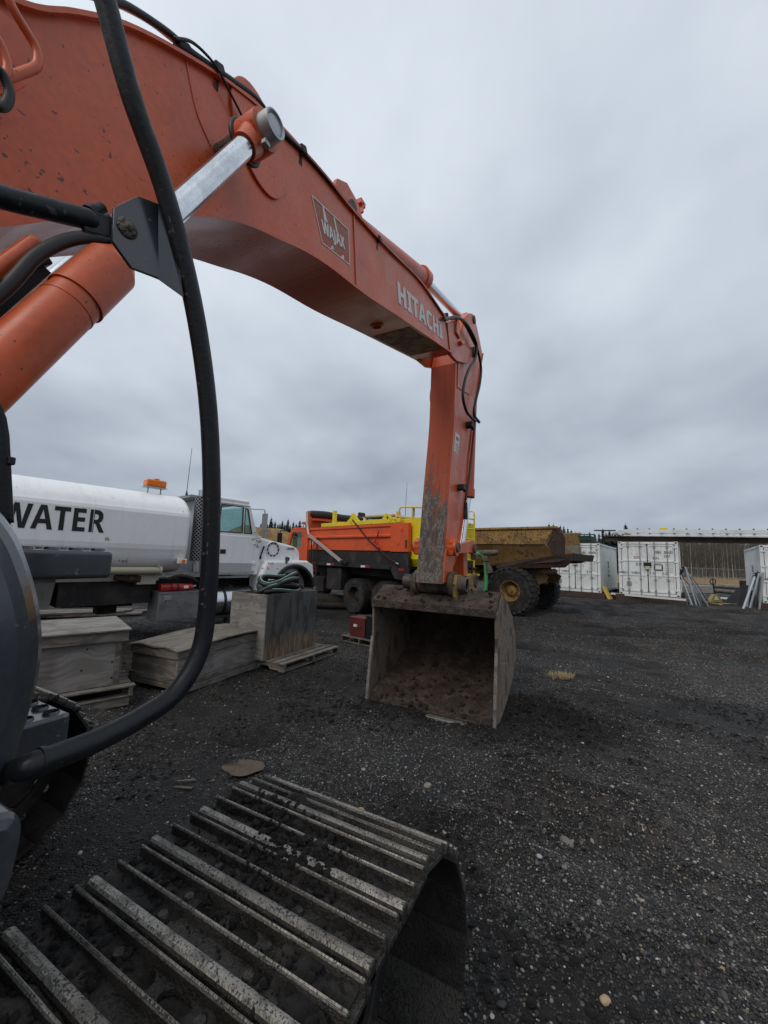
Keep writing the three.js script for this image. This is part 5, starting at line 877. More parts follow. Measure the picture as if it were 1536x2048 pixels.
  part('exhaust', [cyl(V(cu - 1.7, 1.8, -0.6), V(cu - 1.7, cy + 0.35, -0.6), 0.06, 0.06, 10)], M.chassis, t);
  part('antenna', [cyl(V(cu - 1.2, cy, -0.5), V(cu - 1.25, cy + 1.5, -0.5), 0.012, 0.006, 6)], M.hose, t);
}
// ---------- shipping containers ----------
function container(cx, cz, deg, y0, label, opt) {
  const fr = frame(deg), t = thing('shipping_container', label, 'container', V(cx, 0, cz), turn(fr.u.x, fr.u.z), 'white shipping containers on skids');
  const Wd = 2.44, H = 2.59, Ln = 6.06, Y = y => y0 + y;
  part('frame', [b2(0, 0.13, Y(0.12), Y(H - 0.12), 0, 0.13, 0.01), b2(0, 0.13, Y(0.12), Y(H - 0.12), Wd - 0.13, Wd, 0.01), b2(Ln - 0.13, Ln, Y(0.12), Y(H - 0.12), 0, 0.13), b2(Ln - 0.13, Ln, Y(0.12), Y(H - 0.12), Wd - 0.13, Wd), b2(0, 0.1, Y(H - 0.11), Y(H - 0.01), 0.13, Wd - 0.13), b2(0, 0.12, Y(0.01), Y(0.13), 0.13, Wd - 0.13), ...[0.0, Wd - 0.07].flatMap(z => [b2(0.13, Ln - 0.13, Y(H - 0.09), Y(H - 0.01), z, z + 0.07), b2(0.13, Ln - 0.13, Y(0.02), Y(0.16), z, z + 0.07)]), b2(0.1, Ln, Y(H - 0.05), Y(H - 0.02), 0.07, Wd - 0.07), b2(0.1, Ln, Y(0.05), Y(0.12), 0.07, Wd - 0.07), b2(Ln - 0.06, Ln - 0.02, Y(0.1), Y(H - 0.1), 0.1, Wd - 0.1)], M.cont, t);
  for (const a of [0, 1]) for (const b of [0, 1]) for (const c of [0, 1]) { const xx = a ? Ln - 0.09 : 0.085, yy = b ? Y(H - 0.06) : Y(0.06), zz = c ? Wd - 0.08 : 0.08, cc = part('corner_casting', rbox(0.18, 0.12, 0.165, 0.012, xx, yy, zz), M.cont, t); if (!a) part('casting_hole', [rbox(0.004, 0.06, 0.085, 0.002, xx - 0.0905, yy, zz)], M.dark, cc); }
  // corrugated sides
  for (const s of [0, 1]) { const zz = s ? Wd - 0.045 : 0.045, d = s ? -1 : 1, pts = []; for (let i = 0; i < 42; i++) { const a = 0.13 + i * (Ln - 0.26) / 42, w = (Ln - 0.26) / 42, k = i % 2; pts.push([a + 0.015, zz - d * 0.012 + d * 0.024 * k], [a + w - 0.015, zz - d * 0.012 + d * 0.024 * k]); } const g = strip(pts, 0, H - 0.23, 0.004); g.rotateX(Math.PI / 2).translate(0, Y(H - 0.08), 0); part('corrugated_side', g, M.cont, t); if (s === 1 || opt.leftMark) { const z = s ? Wd - 0.025 : 0.02; const mk = [textGeo('IDL', 0.5, 0.4, 0.003, font), textGeo('CIVIL WORKS', 0.75, 0.12, 0.003, font).translate(0, -0.5, 0), textGeo('SC-41', 0.6, 0.14, 0.003, font).translate(0, -0.25, 0)]; for (const g2 of mk) { if (s) g2.translate(2.6, Y(1.3), z); else g2.rotateY(Math.PI).translate(3.3, Y(1.3), z); } part('side_marking', mk, opt.leftMark && !s ? M.letterRed : M.letterGrey, t); } }
  // two doors, each with three recessed fields
  const bars = [0.29, 0.68, 1.0, 1.42].map(k => 0.16 + k * (Wd - 0.32) / 2.12 * 1.0);
  const doors = [[0.15, Wd / 2 - 0.02], [Wd / 2 + 0.02, Wd - 0.15]];
  doors.forEach(([za, zb], di) => {
    const d = part('door', [b2(0.045, 0.075, Y(0.15), Y(H - 0.13), za, zb), b2(0.02, 0.05, Y(0.15), Y(0.24), za, zb, 0.006), b2(0.02, 0.05, Y(H - 0.22), Y(H - 0.13), za, zb, 0.006), b2(0.02, 0.05, Y(0.92), Y(1.0), za, zb, 0.006), b2(0.02, 0.05, Y(1.62), Y(1.7), za, zb, 0.006), b2(0.02, 0.05, Y(0.15), Y(H - 0.13), za, za + 0.05, 0.006), b2(0.02, 0.05, Y(0.15), Y(H - 0.13), zb - 0.05, zb, 0.006)], M.cont, t);
    part('door_seal', [b2(0.03, 0.06, Y(0.14), Y(H - 0.12), za - 0.025, za - 0.002), b2(0.03, 0.06, Y(0.14), Y(H - 0.12), zb + 0.002, zb + 0.025)], M.hose, d); part('door_seal', [b2(0.03, 0.06, Y(H - 0.128), Y(H - 0.112), za, zb), b2(0.03, 0.06, Y(0.132), Y(0.148), za, zb)], M.hose, d);
    for (const f of [0.26, 0.74]) {
      const z = za + (zb - za) * f, lb = part('lock_bar', [cyl(V(0.0, Y(0.06), z), V(0.0, Y(H - 0.05), z), 0.018, 0.018, 10)], M.zinc, d);
      part('bar_bracket', [...[0.2, H - 0.2].map(y => rbox(0.05, 0.16, 0.09, 0.01, 0.0, Y(y), z)), rbox(0.05, 0.05, 0.1, 0.01, 0.0, Y(0.78), z), rbox(0.05, 0.07, 0.07, 0.01, 0.0, Y(0.05), z), rbox(0.05, 0.07, 0.07, 0.01, 0, Y(H - 0.05), z)], M.zinc, d);
      part('lock_handle', [b2(-0.035, -0.015, Y(1.07), Y(1.105), z - 0.4 * (di ? 0.3 : 1), z - 0.02), rbox(0.04, 0.12, 0.04, 0.008, -0.02, Y(1.1), z - 0.2)], M.zinc, d);
    }
    for (const y of [0.3, 0.95, 1.62, 2.3]) part('hinge', [rbox(0.05, 0.07, 0.16, 0.01, 0.0, Y(y), di ? Wd - 0.12 : 0.12)], M.cont, d);
  });
  const tx = (s, z, y, w, hh, m, name = 'lettering', f = font) => part(name, textGeo(s, w, hh, 0.003, f).rotateY(-Math.PI / 2).translate(0.042, Y(y), z), m, t);
  for (const [s, z, y, w, hh] of opt.text) tx(s, z, y, w, hh, M.letterBlack);
  for (const [s, z, y, w, hh] of (opt.red ?? [])) tx(s, z, y, w, hh, M.letterRed);
  for (const [s, z, y, w, hh] of (opt.small ?? [])) tx(s, z, y, w, hh, M.letterGrey, 'lettering', fontR);
  part('vent', [b2(0.03, 0.046, Y(0.4), Y(0.63), 0.33, 0.53)], M.zinc, t);
  if (opt.lock) { const lb = part('lock_box', [rbox(0.1, 0.17, 0.32, 0.015, -0.03, Y(1.5), Wd / 2)], M.hose, t); part('lock_cover', [rbox(0.11, 0.16, 0.2, 0.02, -0.03, Y(1.32), Wd / 2)], std({ color: 0xb7b39c, roughness: 0.6 }), lb); }
  else part('lock_cover', [rbox(0.11, 0.2, 0.22, 0.02, -0.03, Y(1.5), Wd / 2 + 0.02)], std({ color: 0xa8a69a, roughness: 0.6 }), t);
  if (opt.sign) { const s = part('door_sign', [b2(0.012, 0.018, Y(1.22), Y(1.5), 1.47, 1.82)], M.hose, t); part('sign_sheet', b2(0.008, 0.012, Y(1.26), Y(1.46), 1.52, 1.77), M.letterWhite, s); }
  // skid of dark timber under the container
  const sk = thing('timber_skid', opt.skid, 'skid', V(cx, 0, cz), turn(fr.u.x, fr.u.z), 'skids under the containers');
  for (const xx of [0.15, 3.0, 5.8]) part('beam', rbox(0.3, y0 - 0.005, Wd + 0.35, 0.02, xx, y0 / 2 - 0.01, Wd / 2), M.rust, sk);
  return t;
}
const weights = (z) => [['MAX GROSS', z, 1.52, 0.28, 0.05], ['30,480 KG', z + 0.42, 1.5, 0.28, 0.055], ['67,200 LB', z + 0.42, 1.41, 0.28, 0.055], ['TARE', z, 1.34, 0.16, 0.05], ['2,200 KG', z + 0.42, 1.3, 0.28, 0.055], ['4,850 LB', z + 0.42, 1.21, 0.28, 0.055], ['28,280 KG', z + 0.42, 1.12, 0.28, 0.055], ['CU CAP', z, 0.82, 0.22, 0.05], ['33.2 CU.M', z + 0.42, 0.78, 0.3, 0.06], ['1,172 CU.FT', z + 0.42, 0.68, 0.3, 0.06]];
container(11.917, -19.804, 37.9, 0.37, 'white shipping container with a black lock box and a long white bar at its foot', { text: [['BSBU', 1.5, 2.02, 0.27, 0.12], ['206421  7', 1.88, 2.02, 0.46, 0.12], ['22G1', 1.88, 1.85, 0.24, 0.11], ['SC-37', 0.73, 1.42, 0.24, 0.14]], red: [['IDL', 0.66, 1.76, 0.26, 0.11], ['IDL', 1.43, 1.74, 0.28, 0.11]], small: weights(1.5), lock: true, sign: true, skid: 'dark timber skid under the container with the black lock box' });
container(9.488, -22.054, 37.9, 0.30, 'white shipping container partly hidden behind the tipping body, a green frame on its roof', { text: [['BSBU', 1.5, 2.02, 0.27, 0.12], ['207014  3', 1.88, 2.02, 0.46, 0.12], ['22G1', 1.88, 1.85, 0.24, 0.11]], small: weights(1.5), skid: 'dark timber skid under the container behind the tipping body' });
container(17.06, -17.69, 37.9, 0.31, 'white shipping container with aluminium poles and a dark tarp against its side', { text: [['SC-12', 0.73, 1.42, 0.24, 0.14]], leftMark: true, skid: 'dark timber skid under the container beside the dark tarp' });
{
  // steel beam across the container roofs and the white conveyor section on it
  const a = V(11.55, 2.975, -20.25), b = V(20.4, 2.985, -16.65), d = b.clone().sub(a), L = d.length(), ry = Math.atan2(-d.z, d.x);
  solo('steel_beam', [b2(0, L, 0, 0.03, -0.13, 0.13), b2(0, L, 0.03, 0.25, -0.01, 0.01), b2(0, L, 0.25, 0.28, -0.13, 0.13)], M.rust, 'long rusty steel beam bridging the container roofs', 'beam').position.copy(a);
  scene.children[scene.children.length - 1].rotation.y = ry;
  const c = thing('conveyor_section', 'long white conveyor frame with dark rollers lying on the rusty beam', 'conveyor', a, ry);
  part('side_rail', [b2(0.75, L, 0.44, 0.6, -0.4, -0.36), b2(0.75, L, 0.285, 0.33, -0.42, -0.3)], M.cont, c); part('side_rail', [b2(0.75, L, 0.44, 0.6, 0.36, 0.4), b2(0.75, L, 0.285, 0.33, 0.3, 0.42)], M.cont, c);
  for (let i = 0; i < 17; i++) { part('bracket', [rbox(0.06, 0.2, 0.06, 0.008, 1.0 + i * 0.52, 0.62, -0.4)], M.chassis, c); part('strut', [b2(0.98 + i * 0.52, 1.02 + i * 0.52, 0.3, 0.46, -0.39, -0.37)], M.cont, c); part('cross_bar', cyl(V(1.0 + i * 0.52, 0.52, -0.36), V(1.0 + i * 0.52, 0.52, 0.36), 0.05, 0.05, 10), M.zinc, c); }
  part('end_drum', [cyl(V(0.62, 0.45, -0.4), V(0.62, 0.45, 0.4), 0.13, 0.13, 16), ext([[0.3, 0.42], [0.75, 0.32], [0.8, 0.6], [0.5, 0.56]], -0.42, -0.36)], M.cont, c);
  part('tow_bar', [b2(-0.5, 0.5, 0.55, 0.61, -0.2, -0.12)], M.chassis, c); part('lamp', [rbox(0.3, 0.14, 0.1, 0.03, 2.6, 0.68, -0.2)], M.yellow, c);
  // green frame on the roof of the far container
  const f2 = frame(37.9), g = thing('green_frame', 'dark green steel frame lying on the far container roof', 'frame', V(9.488, 2.89, -22.054).addScaledVector(f2.u, 0.5).addScaledVector(f2.w, 1.0), turn(f2.u.x, f2.u.z));
  part('base', [b2(0, 2.6, 0, 0.14, -0.3, -0.2), b2(0, 2.6, 0, 0.14, 1.1, 1.2), b2(0, 0.15, 0.0, 0.12, -0.2, 1.1), b2(2.4, 2.55, 0.0, 0.12, -0.2, 1.1)], M.chassis, g); part('panel', [b2(0.2, 2.0, 0.16, 0.45, 0.1, 0.9, 0.03)], M.greenDark, g); part('rail', pipe([V(0.1, 0.1, -0.25), V(0.1, 0.5, -0.25), V(0.1, 0.5, 1.15), V(0.1, 0.1, 1.15)], 0.03, 0.06, 8), M.greenDark, g);
  // white bar at the foot of the middle container
  const w0 = onDepth(1222, 1187, 20.2), w1 = onDepth(1372, 1200, 17.7);
  function onDepth(px, py, dp) { const r = ray(px, py), k = dp / -r.z; return V(r.x * k, r.y * k + EYE, r.z * k); }
  const wb = solo('white_bar', bar(w0, w1, 0.05, 0.09), M.letterWhite, 'long straight white bar lying on the skid in front of the container doors', 'bar');
  const y0 = onDepth(1205, 1172, 20.8), y1 = onDepth(1219, 1199, 20.2); y1.y = 0.02; solo('yellow_plank', [bar(y0, y1, 0.14, 0.05), bar(y0.clone().add(V(0.12, -0.02, 0)), y1.clone().add(V(0.14, 0.02, 0)), 0.05, 0.05)], std({ color: 0xb59a4a, roughness: 0.8 }), 'yellow plank leaning between two containers', 'plank');
  // aluminium poles leaning at the container sides
  const pole = (a, b, r, label, group) => solo('aluminium_pole', [cyl(a, b, r, r, 10)], M.poleAlu, label, 'pole', group);
  const tips = [];
  for (let i = 0; i < 9; i++) { const gx = 1374 + i * 6.2 + RR(-2, 2), p = ground(gx, 1211 + RR(-3, 3)); const q = V(13.98 + i * 0.03 + RR(0, 0.25), RR(1.55, 2.1) - i * 0.03, -18.35 - RR(0, 0.4)); pole(p, q, RR(0.025, 0.045), 'aluminium pole leaning in the loose fan beside the pallet jack', 'poles beside the pallet jack'); tips.push(q); }
  for (let i = 0; i < 6; i++) { const p = ground(1486 + i * 6.5, 1217 + RR(-2, 3)); pole(p, V(16.75 + i * 0.05, RR(1.3, 1.75), -17.75 + RR(-0.1, 0.25)), RR(0.035, 0.055), 'aluminium pole leaning in the steep bundle beside the dark tarp', 'poles beside the dark tarp'); tips.push(null); }
  for (let i = 0; i < 7; i++) { const q = i < 4 ? tips[i * 2] : V(16.78 + (i - 4) * 0.08, 1.45 + 0.12 * (i % 3), -17.72); const k = solo('pole_clamp', [rbox(0.12, 0.1, 0.1, 0.02, 0, 0, 0, 0.4, 0.3, 0.5), cyl(V(-0.1, 0.05, 0), V(0.12, 0.1, 0.02), 0.018), cyl(V(0, -0.05, 0.02), V(0.05, 0.18, 0.02), 0.014)], M.hose, 'black clamp at the head of a leaning aluminium pole', 'clamp', 'clamps on the poles'); k.position.copy(q.clone().add(V(0, -0.12, 0.03))); }
  // pallet jack
  const pj = ground(1431, 1209), j = thing('pallet_jack', 'yellow pallet jack with upright black loop handle', 'pallet jack', pj, 0.35);
  part('body', ext([[-0.5, 0.1], [0.5, 0.1], [0.42, 0.25], [0.12, 0.5], [-0.12, 0.5], [-0.42, 0.25]], -0.1, 0.06, 0.02), M.pallet, j); part('plate', ext([[-0.17, 0.22], [0.17, 0.22], [0.05, 0.42], [-0.05, 0.42]], 0.061, 0.068), M.reflWhite, j);
  part('fork', rbox(0.16, 0.06, 0.75, 0.02, -0.42, 0.06, 0.25, 0, -0.5, 0), M.pallet, j); part('fork', rbox(0.16, 0.06, 0.75, 0.02, 0.42, 0.06, 0.25, 0, 0.5, 0), M.pallet, j);
  part('handle', [cyl(V(0, 0.4, 0), V(-0.02, 1.05, -0.04), 0.03), new THREE.TorusGeometry(0.14, 0.02, 8, 28).scale(1.55, 1, 1).translate(-0.02, 1.12, -0.04), cyl(V(-0.02, 1.0, -0.04), V(-0.02, 1.25, -0.04), 0.025)], M.hose, j); part('roller', cyl(V(-0.06, 0.07, -0.02), V(0.06, 0.07, -0.02), 0.07), M.hose, j);
  // dark tarp heap
  { const c0 = ground(1482, 1210), g2 = new THREE.IcosahedronGeometry(1, 4), p = g2.attributes.position, v = V(); for (let i = 0; i < p.count; i++) { v.fromBufferAttribute(p, i); const k = 0.85 + 0.3 * fbm3(v.x * 2, v.y * 2, v.z * 2, 911, 4), fold = 0.06 * Math.sin(8 * Math.atan2(v.z, v.x)); const yy = Math.max(v.y, -0.02); p.setXYZ(i, v.x * (k + fold) * 0.75 * (1 - 0.55 * Math.max(yy, 0)) + 0.35 * Math.max(yy, 0), yy * k * 1.05, v.z * (k + fold) * 0.6 * (1 - 0.5 * Math.max(yy, 0))); } g2.computeVertexNormals(); const m = solo('tarp_heap', g2, M.tarp, 'heap of dark grey tarp slumped against a white container', 'tarp'); m.position.copy(c0); }
  { const c0 = ground(1458, 1201), g3 = new THREE.PlaneGeometry(1.3, 0.5, 30, 14).rotateX(-Math.PI / 2), p = g3.attributes.position; for (let i = 0; i < p.count; i++) p.setY(i, 0.04 + 0.26 * fbm3(p.getX(i) * 5, p.getZ(i) * 5, 0, 921, 4) * (1 - Math.abs(p.getZ(i)) * 2.2)); g3.computeVertexNormals(); const m = solo('plastic_sheet', g3, std({ color: 0xb9c0c6, roughness: 0.5, side: THREE.DoubleSide }), 'crumpled pale plastic sheet on the ground behind the pallet jack', 'sheet'); m.position.copy(c0); }
  { const c0 = ground(1488, 1178); const m = solo('black_drum', [cyl(V(0, 0.0, 0), V(0, 0.75, 0), 0.3, 0.3, 24), cyl(V(0, 0.75, 0), V(0, 0.78, 0), 0.31, 0.31, 24)], M.hose, 'black drum standing behind the tarp heap', 'drum'); m.position.copy(c0); }
  { const c0 = ground(1388, 1185); const cb = thing('concrete_block', 'pale concrete block on the ground behind the poles', 'block', c0, 0.3); part('block', rbox(3.2, 0.55, 0.7, 0.04, 0, 0.25, 0), std({ color: 0x8b8880, roughness: 0.9, bumpMap: B.coarse, bumpScale: 0.02 }), cb); part('lifting_loop', new THREE.TorusGeometry(0.12, 0.02, 6, 16).translate(0, 0.53, 0), M.rust, cb); }
  for (const [pa, pb, hh] of [[[1372, 1178], [1500, 1192], 0.25], [[1385, 1172], [1495, 1180], 0.3]]) { const a0 = ground(...pa), b0 = ground(...pb); solo('log', [cyl(a0.clone().setY(hh * 0.5), b0.clone().setY(hh * 0.5), hh * 0.6, hh * 0.5, 12)], M.board, hh < 0.28 ? 'grey log lying across the gap between two containers' : 'thicker grey log lying behind another in the container gap', 'log', 'logs behind the containers'); }
}
// ---------- crates and pallets ----------
const nails = (list) => list.map(([x, y, z]) => new THREE.SphereGeometry(0.006, 6, 4).translate(x, y, z));
function palletOf(w, d, label, pos, ry, group) { // w along x, d along z, corner at 0,0
  const t = thing('wooden_pallet', label, 'pallet', pos, ry, group);
  const n = Math.round(d / 0.14);
  for (let i = 0; i < n; i++) part('deck_board', rbox(w + RR(-0.03, 0.03), 0.02, 0.105, 0.004, w / 2 + RR(-0.015, 0.015), 0.118, 0.055 + i * (d - 0.11) / (n - 1), 0, RR(-0.012, 0.012), 0, 1), M.board, t);
  for (const xx of [0.03, w / 2, w - 0.03]) part('stringer', ext([[0, 0.02], [0.25 * d, 0.02], [0.28 * d, 0.06], [0.42 * d, 0.06], [0.45 * d, 0.02], [0.55 * d, 0.02], [0.58 * d, 0.06], [0.72 * d, 0.06], [0.75 * d, 0.02], [d, 0.02], [d, 0.106], [0, 0.106]], -0.02, 0.02).rotateY(-Math.PI / 2).translate(xx, 0, 0), M.board, t);
  for (let i = 0; i < 3; i++) part('bottom_board', rbox(w, 0.018, 0.1, 0.004, w / 2, 0.012, 0.06 + i * (d - 0.12) / 2, 0, 0, 0, 1), M.board, t);
  return t;
}
{
  // tall crate with a coil of hose, on a pallet
  const fr = frame(27), c = V(-1.72, 0, -6.05), ry = turn(fr.u.x, fr.u.z); // local x along the right-hand face, z to the right; the crate lies on the -z side
  palletOf(1.45, 1.1, 'grey wooden pallet under the tall hose crate', c.clone().addScaledVector(fr.w, 0.36).addScaledVector(fr.u, 0.04).addScaledVector(fr.w, -1.1), ry, 'pallets in the yard');
  const t = thing('plywood_crate', 'tall open plywood crate, grey with dark water streaks, holding a hose coil', 'crate', c.clone().setY(0.13), ry, 'plywood crates');
  const L = 1.26, D = 0.76, H = 0.97;
  const stain = tex(512, 512, (u, v) => { const g = fbm(u * 60, v * 4, 1 << 20, 501, 4), k = fbm(u * 14, v * 3, 1 << 20, 505, 4), e = 0.3 + 0.35 * (fbm(u * 24, v * 1.2, 1 << 20, 509, 3) - 0.5); let cc = mix3([0.28, 0.28, 0.28], [0.36, 0.355, 0.35], g); cc = mix3(cc, [0.17, 0.165, 0.16], 0.6 * smooth(0.5, 0.7, k)); const low = smooth(e + 0.06, e - 0.06, v); cc = mix3(cc, mix3([0.52, 0.45, 0.36], [0.37, 0.29, 0.22], smooth(0.4, 0.65, g)), low * 0.85); const hx = Math.abs(fbm(u * 9, v * 9, 9, 515, 1)); return cc; });
  const pm = std({ map: stain, roughness: 0.8, bumpMap: B.fine, bumpScale: 0.001 });
  const fp = new THREE.BoxGeometry(L, H, 0.018); part('front_panel', fp.translate(L / 2, H / 2, -0.009), pm, t, { raw: true, label: 'grey panel stained with dark streaks' });
  part('side_panel', b2(0, 0.018, 0, H, -D, -0.019), M.ply, t); part('side_panel', b2(L - 0.018, L, 0, H, -D, -0.019), M.ply, t); part('back_panel', b2(0.019, L - 0.019, 0, H, -D, -D + 0.018), M.ply, t); part('floor_panel', b2(0.02, L - 0.02, 0, 0.02, -D + 0.02, -0.02), M.ply, t);
  const sc = []; for (let i = 0; i < 6; i++) for (const y of [0.2, 0.5, 0.86]) if ((i * 3 + Math.round(y * 10)) % 4) part('screw', new THREE.CylinderGeometry(0.008, 0.008, 0.004, 8).rotateX(Math.PI / 2).translate(0.1 + i * 0.21 + RR(-0.04, 0.04), y + RR(-0.05, 0.05), 0.002), M.dark, t);
  // hose coil resting in it
  const pts = [], pg = [];
  const hc = thing('hose_coil', 'coil of black hose with green stripe piled in the tall crate', 'hose', c.clone().setY(0.15).addScaledVector(fr.u, L / 2).addScaledVector(fr.w, -D / 2), ry);
  for (let k = 0; k < 13; k++) { const pp = [], y = 0.16 + k * 0.08, rx = 0.5 - 0.06 * (k % 2) - (k > 9 ? 0.05 * (k - 9) : 0), rz = 0.28 - 0.04 * ((k + 1) % 2); for (let i = 0; i <= 24; i++) { const a = i / 24 * 6.283 + k; pp.push(V(rx * Math.cos(a), y + 0.05 * Math.sin(a * 2 + k) + 0.075 * (i / 24) + (k > 7 ? 0.06 * Math.cos(a - 0.5) : 0), rz * Math.sin(a))); } const ht = part('hose_turn', tube(pp, 0.043, 72, 12), M.hose, hc); if (k > 4) part('green_stripe', tube(pp.map(p => V(p.x * 1.01, p.y + 0.036, p.z + 0.014)), 0.009, 72, 6), M.greenStripe, ht); }
}
{
  // long low box with a warped lid
  const fr = frame(22.5), c = V(-2.42, 0, -4.89), ry = turn(fr.u.x, fr.u.z);
  const t = thing('plywood_crate', 'long low plywood crate with a warped lid on timber runners', 'crate', c, ry, 'plywood crates');
  const L = 1.57, D = 0.8;
  part('wall', b2(0, L, 0.14, 0.5, -0.02, 0), M.ply, t); part('wall', b2(0, 0.02, 0.14, 0.5, -D, -0.021), M.plyBrown, t, { label: 'brown stained end panel' }); part('wall', b2(L - 0.02, L, 0.14, 0.5, -D, -0.021), M.ply, t); part('wall', b2(0.021, L - 0.021, 0.14, 0.5, -D, -D + 0.02), M.ply, t);
  part('trim_board', b2(-0.03, L + 0.03, 0.42, 0.52, 0.001, 0.024, 0.003), M.board, t); part('trim_board', b2(-0.026, -0.001, 0.42, 0.52, -D - 0.02, 0.0, 0.003), M.board, t); part('trim_board', b2(-0.03, -0.001, 0.14, 0.2, -D, 0.0, 0.003), M.board, t);
  const g = new THREE.BoxGeometry(L + 0.1, 0.018, D + 0.09, 40, 1, 20), p = g.attributes.position; for (let i = 0; i < p.count; i++) { const a = p.getX(i), b = p.getZ(i); p.setY(i, p.getY(i) + 0.018 * Math.sin(a * 3.1 + 1) * smooth(0, 0.45, Math.abs(b)) + 0.012 * Math.sin(b * 14 + a * 2) * smooth(-0.5, -0.8, a)); } g.computeVertexNormals();
  part('lid', g.translate(L / 2, 0.545, -D / 2), M.plyBrown, t);
  part('runner', b2(-0.02, L + 0.06, 0.075, 0.135, -0.06, 0.03, 0.006), M.board, t); part('runner', b2(-0.02, L + 0.06, 0.075, 0.135, -D - 0.02, -D + 0.06, 0.006), M.board, t); part('runner', b2(-0.03, L - 0.15, 0.0, 0.07, -0.07, 0.045, 0.006), M.board, t); part('runner', b2(-0.03, L, 0.0, 0.07, -D, -D + 0.08, 0.006), M.board, t); part('cross_board', b2(-0.03, 0.08, 0.075, 0.13, -D + 0.06, -0.06, 0.005), M.board, t);
  for (const [x, y] of [[0.35, 0.3], [1.3, 0.3]]) part('knot_hole', cyl(V(x, y, -0.004), V(x, y, 0.002), 0.024, 0.024, 14), M.plyDark, t);
}
{
  // pale crate with overlapping lid on stacked pallet boards
  const fr = frame(48), c = V(-2.95, 0, -4.62), ry = turn(fr.u.x, fr.u.z);
  const t = thing('plywood_crate', 'pale plywood crate with a boarded lid on thick pallet planks', 'crate', c, ry, 'plywood crates');
  const L = 1.5, D = 1.0; // extends to -x
  part('wall', b2(-L, 0, 0.2, 0.72, -0.02, 0), M.ply, t); part('wall', b2(-0.02, 0, 0.2, 0.72, -D, -0.021), M.ply, t); part('wall', b2(-L, -L + 0.02, 0.2, 0.72, -D, -0.021), M.ply, t); part('wall', b2(-L + 0.021, -0.021, 0.2, 0.72, -D, -D + 0.02), M.ply, t);
  part('corner_batten', b2(-0.045, 0.004, 0.2, 0.71, 0.001, 0.016, 0.003), M.board, t); part('corner_batten', b2(0.001, 0.018, 0.2, 0.71, -0.06, 0.0, 0.003), M.board, t);
  part('lid_board', b2(-L - 0.03, 0.06, 0.68, 0.79, 0.022, 0.045, 0.003), M.board, t); part('lid_board', b2(0.035, 0.06, 0.68, 0.79, -D - 0.03, 0.02, 0.003), M.board, t);
  part('lid', rbox(L + 0.12, 0.02, D + 0.1, 0.004, -L / 2 + 0.02, 0.803, -D / 2 + 0.01, 0, 0, 0, 1), M.ply, t);
  for (const [x, y] of [[-0.31, 0.62], [-0.34, 0.4], [-0.05, 0.68], [-0.07, 0.45], [-0.06, 0.28]]) part('nail_mark', cyl(V(x, y, -0.002), V(x, y, 0.002), 0.01, 0.01, 8), M.dark, t);
  palletOf(L + 0.2, D + 0.15, 'thick grey pallet planks under the pale lidded crate', c.clone().addScaledVector(fr.u, -L - 0.05).addScaledVector(fr.w, -D - 0.03).setY(0.07), ry, 'pallets in the yard');
  const bl = thing('timber_blocks', 'row of timber blocks carrying a pallet below the pale crate', 'timber', c.clone(), ry); for (const z of [0.05, -0.5, -1.0]) part('block', b2(-L, 0.12, -0.02, 0.075, z - 0.05, z + 0.05, 0.006), M.board, bl);
}
{
  // small pallet with a rust red toolbox and a black case
  const fr = frame(-52), a = ground(757, 1299), ry = turn(fr.u.x, fr.u.z), t2 = palletOf(1.0, 0.9, 'small pallet with a red toolbox and black cases on it', a, ry, 'pallets in the yard');
  const at = (x, z) => a.clone().addScaledVector(fr.u, x).addScaledVector(fr.w, z).setY(0.128);
  const tb = thing('red_toolbox', 'rust red metal toolbox with a white tag on a pallet', 'toolbox', at(0.62, 0.25), ry); part('body', rbox(0.4, 0.34, 0.36, 0.012, 0, 0.17, 0), M.redDark, tb); part('lid', rbox(0.41, 0.05, 0.37, 0.012, 0, 0.36, 0), M.redDark, tb); part('tag', box(0.1, 0.05, 0.004, 0.05, 0.22, -0.182), M.letterWhite, tb); part('handle', pipe([V(-0.1, 0.22, -0.18), V(-0.1, 0.22, -0.21), V(0.0, 0.22, -0.21), V(0.0, 0.22, -0.18)], 0.008, 0.01, 6), M.steel, tb);
  const bc = thing('black_case', 'boxy black plastic case behind the muddy bucket', 'case', at(0.18, 0.3), ry); part('shell', rbox(0.42, 0.46, 0.5, 0.04, 0, 0.23, 0), M.hose, bc); part('lid', rbox(0.43, 0.04, 0.51, 0.015, 0, 0.44, 0), M.black, bc);
  const bb = thing('battery_box', 'tall black metal cabinet with white labels behind the muddy bucket', 'cabinet', at(0.12, 0.95).setY(0), ry); part('shell', rbox(0.6, 1.0, 0.5, 0.02, 0, 0.5, 0), M.black, bb); part('label_sticker', box(0.09, 0.09, 0.004, 0.2, 0.9, -0.252), M.letterWhite, bb); part('lid', rbox(0.64, 0.03, 0.54, 0.01, 0, 1.01, 0), M.black, bb);
  // logs and timber seen past and under the trucks
  const l0 = ground(655, 1213), lg = solo('log', [cyl(V(-0.7, 0.22, 0), V(0.7, 0.2, 0.1), 0.24, 0.2, 14), cyl(V(-0.7, 0.1, 0.5), V(0.75, 0.1, 0.5), 0.11, 0.1, 10)], std({ map: T.board, color: 0x777067, roughness: 0.95 }), 'thick weathered log lying beside the dump truck wheels', 'log'); lg.position.copy(l0);
  const p0 = ground(120, 1232), lp = thing('lumber_pile', 'low pile of grey planks lying beyond the water truck', 'lumber', p0, 0.5); for (let i = 0; i < 6; i++) part('plank', rbox(3.2 - 0.2 * i, 0.05, 0.2, 0.005, 0.3 + RR(-0.1, 0.1), 0.03 + 0.055 * Math.floor(i / 3), (i % 3) * 0.24 - 0.3, 0, RR(-0.03, 0.03), 0, 1), M.board, lp);
}
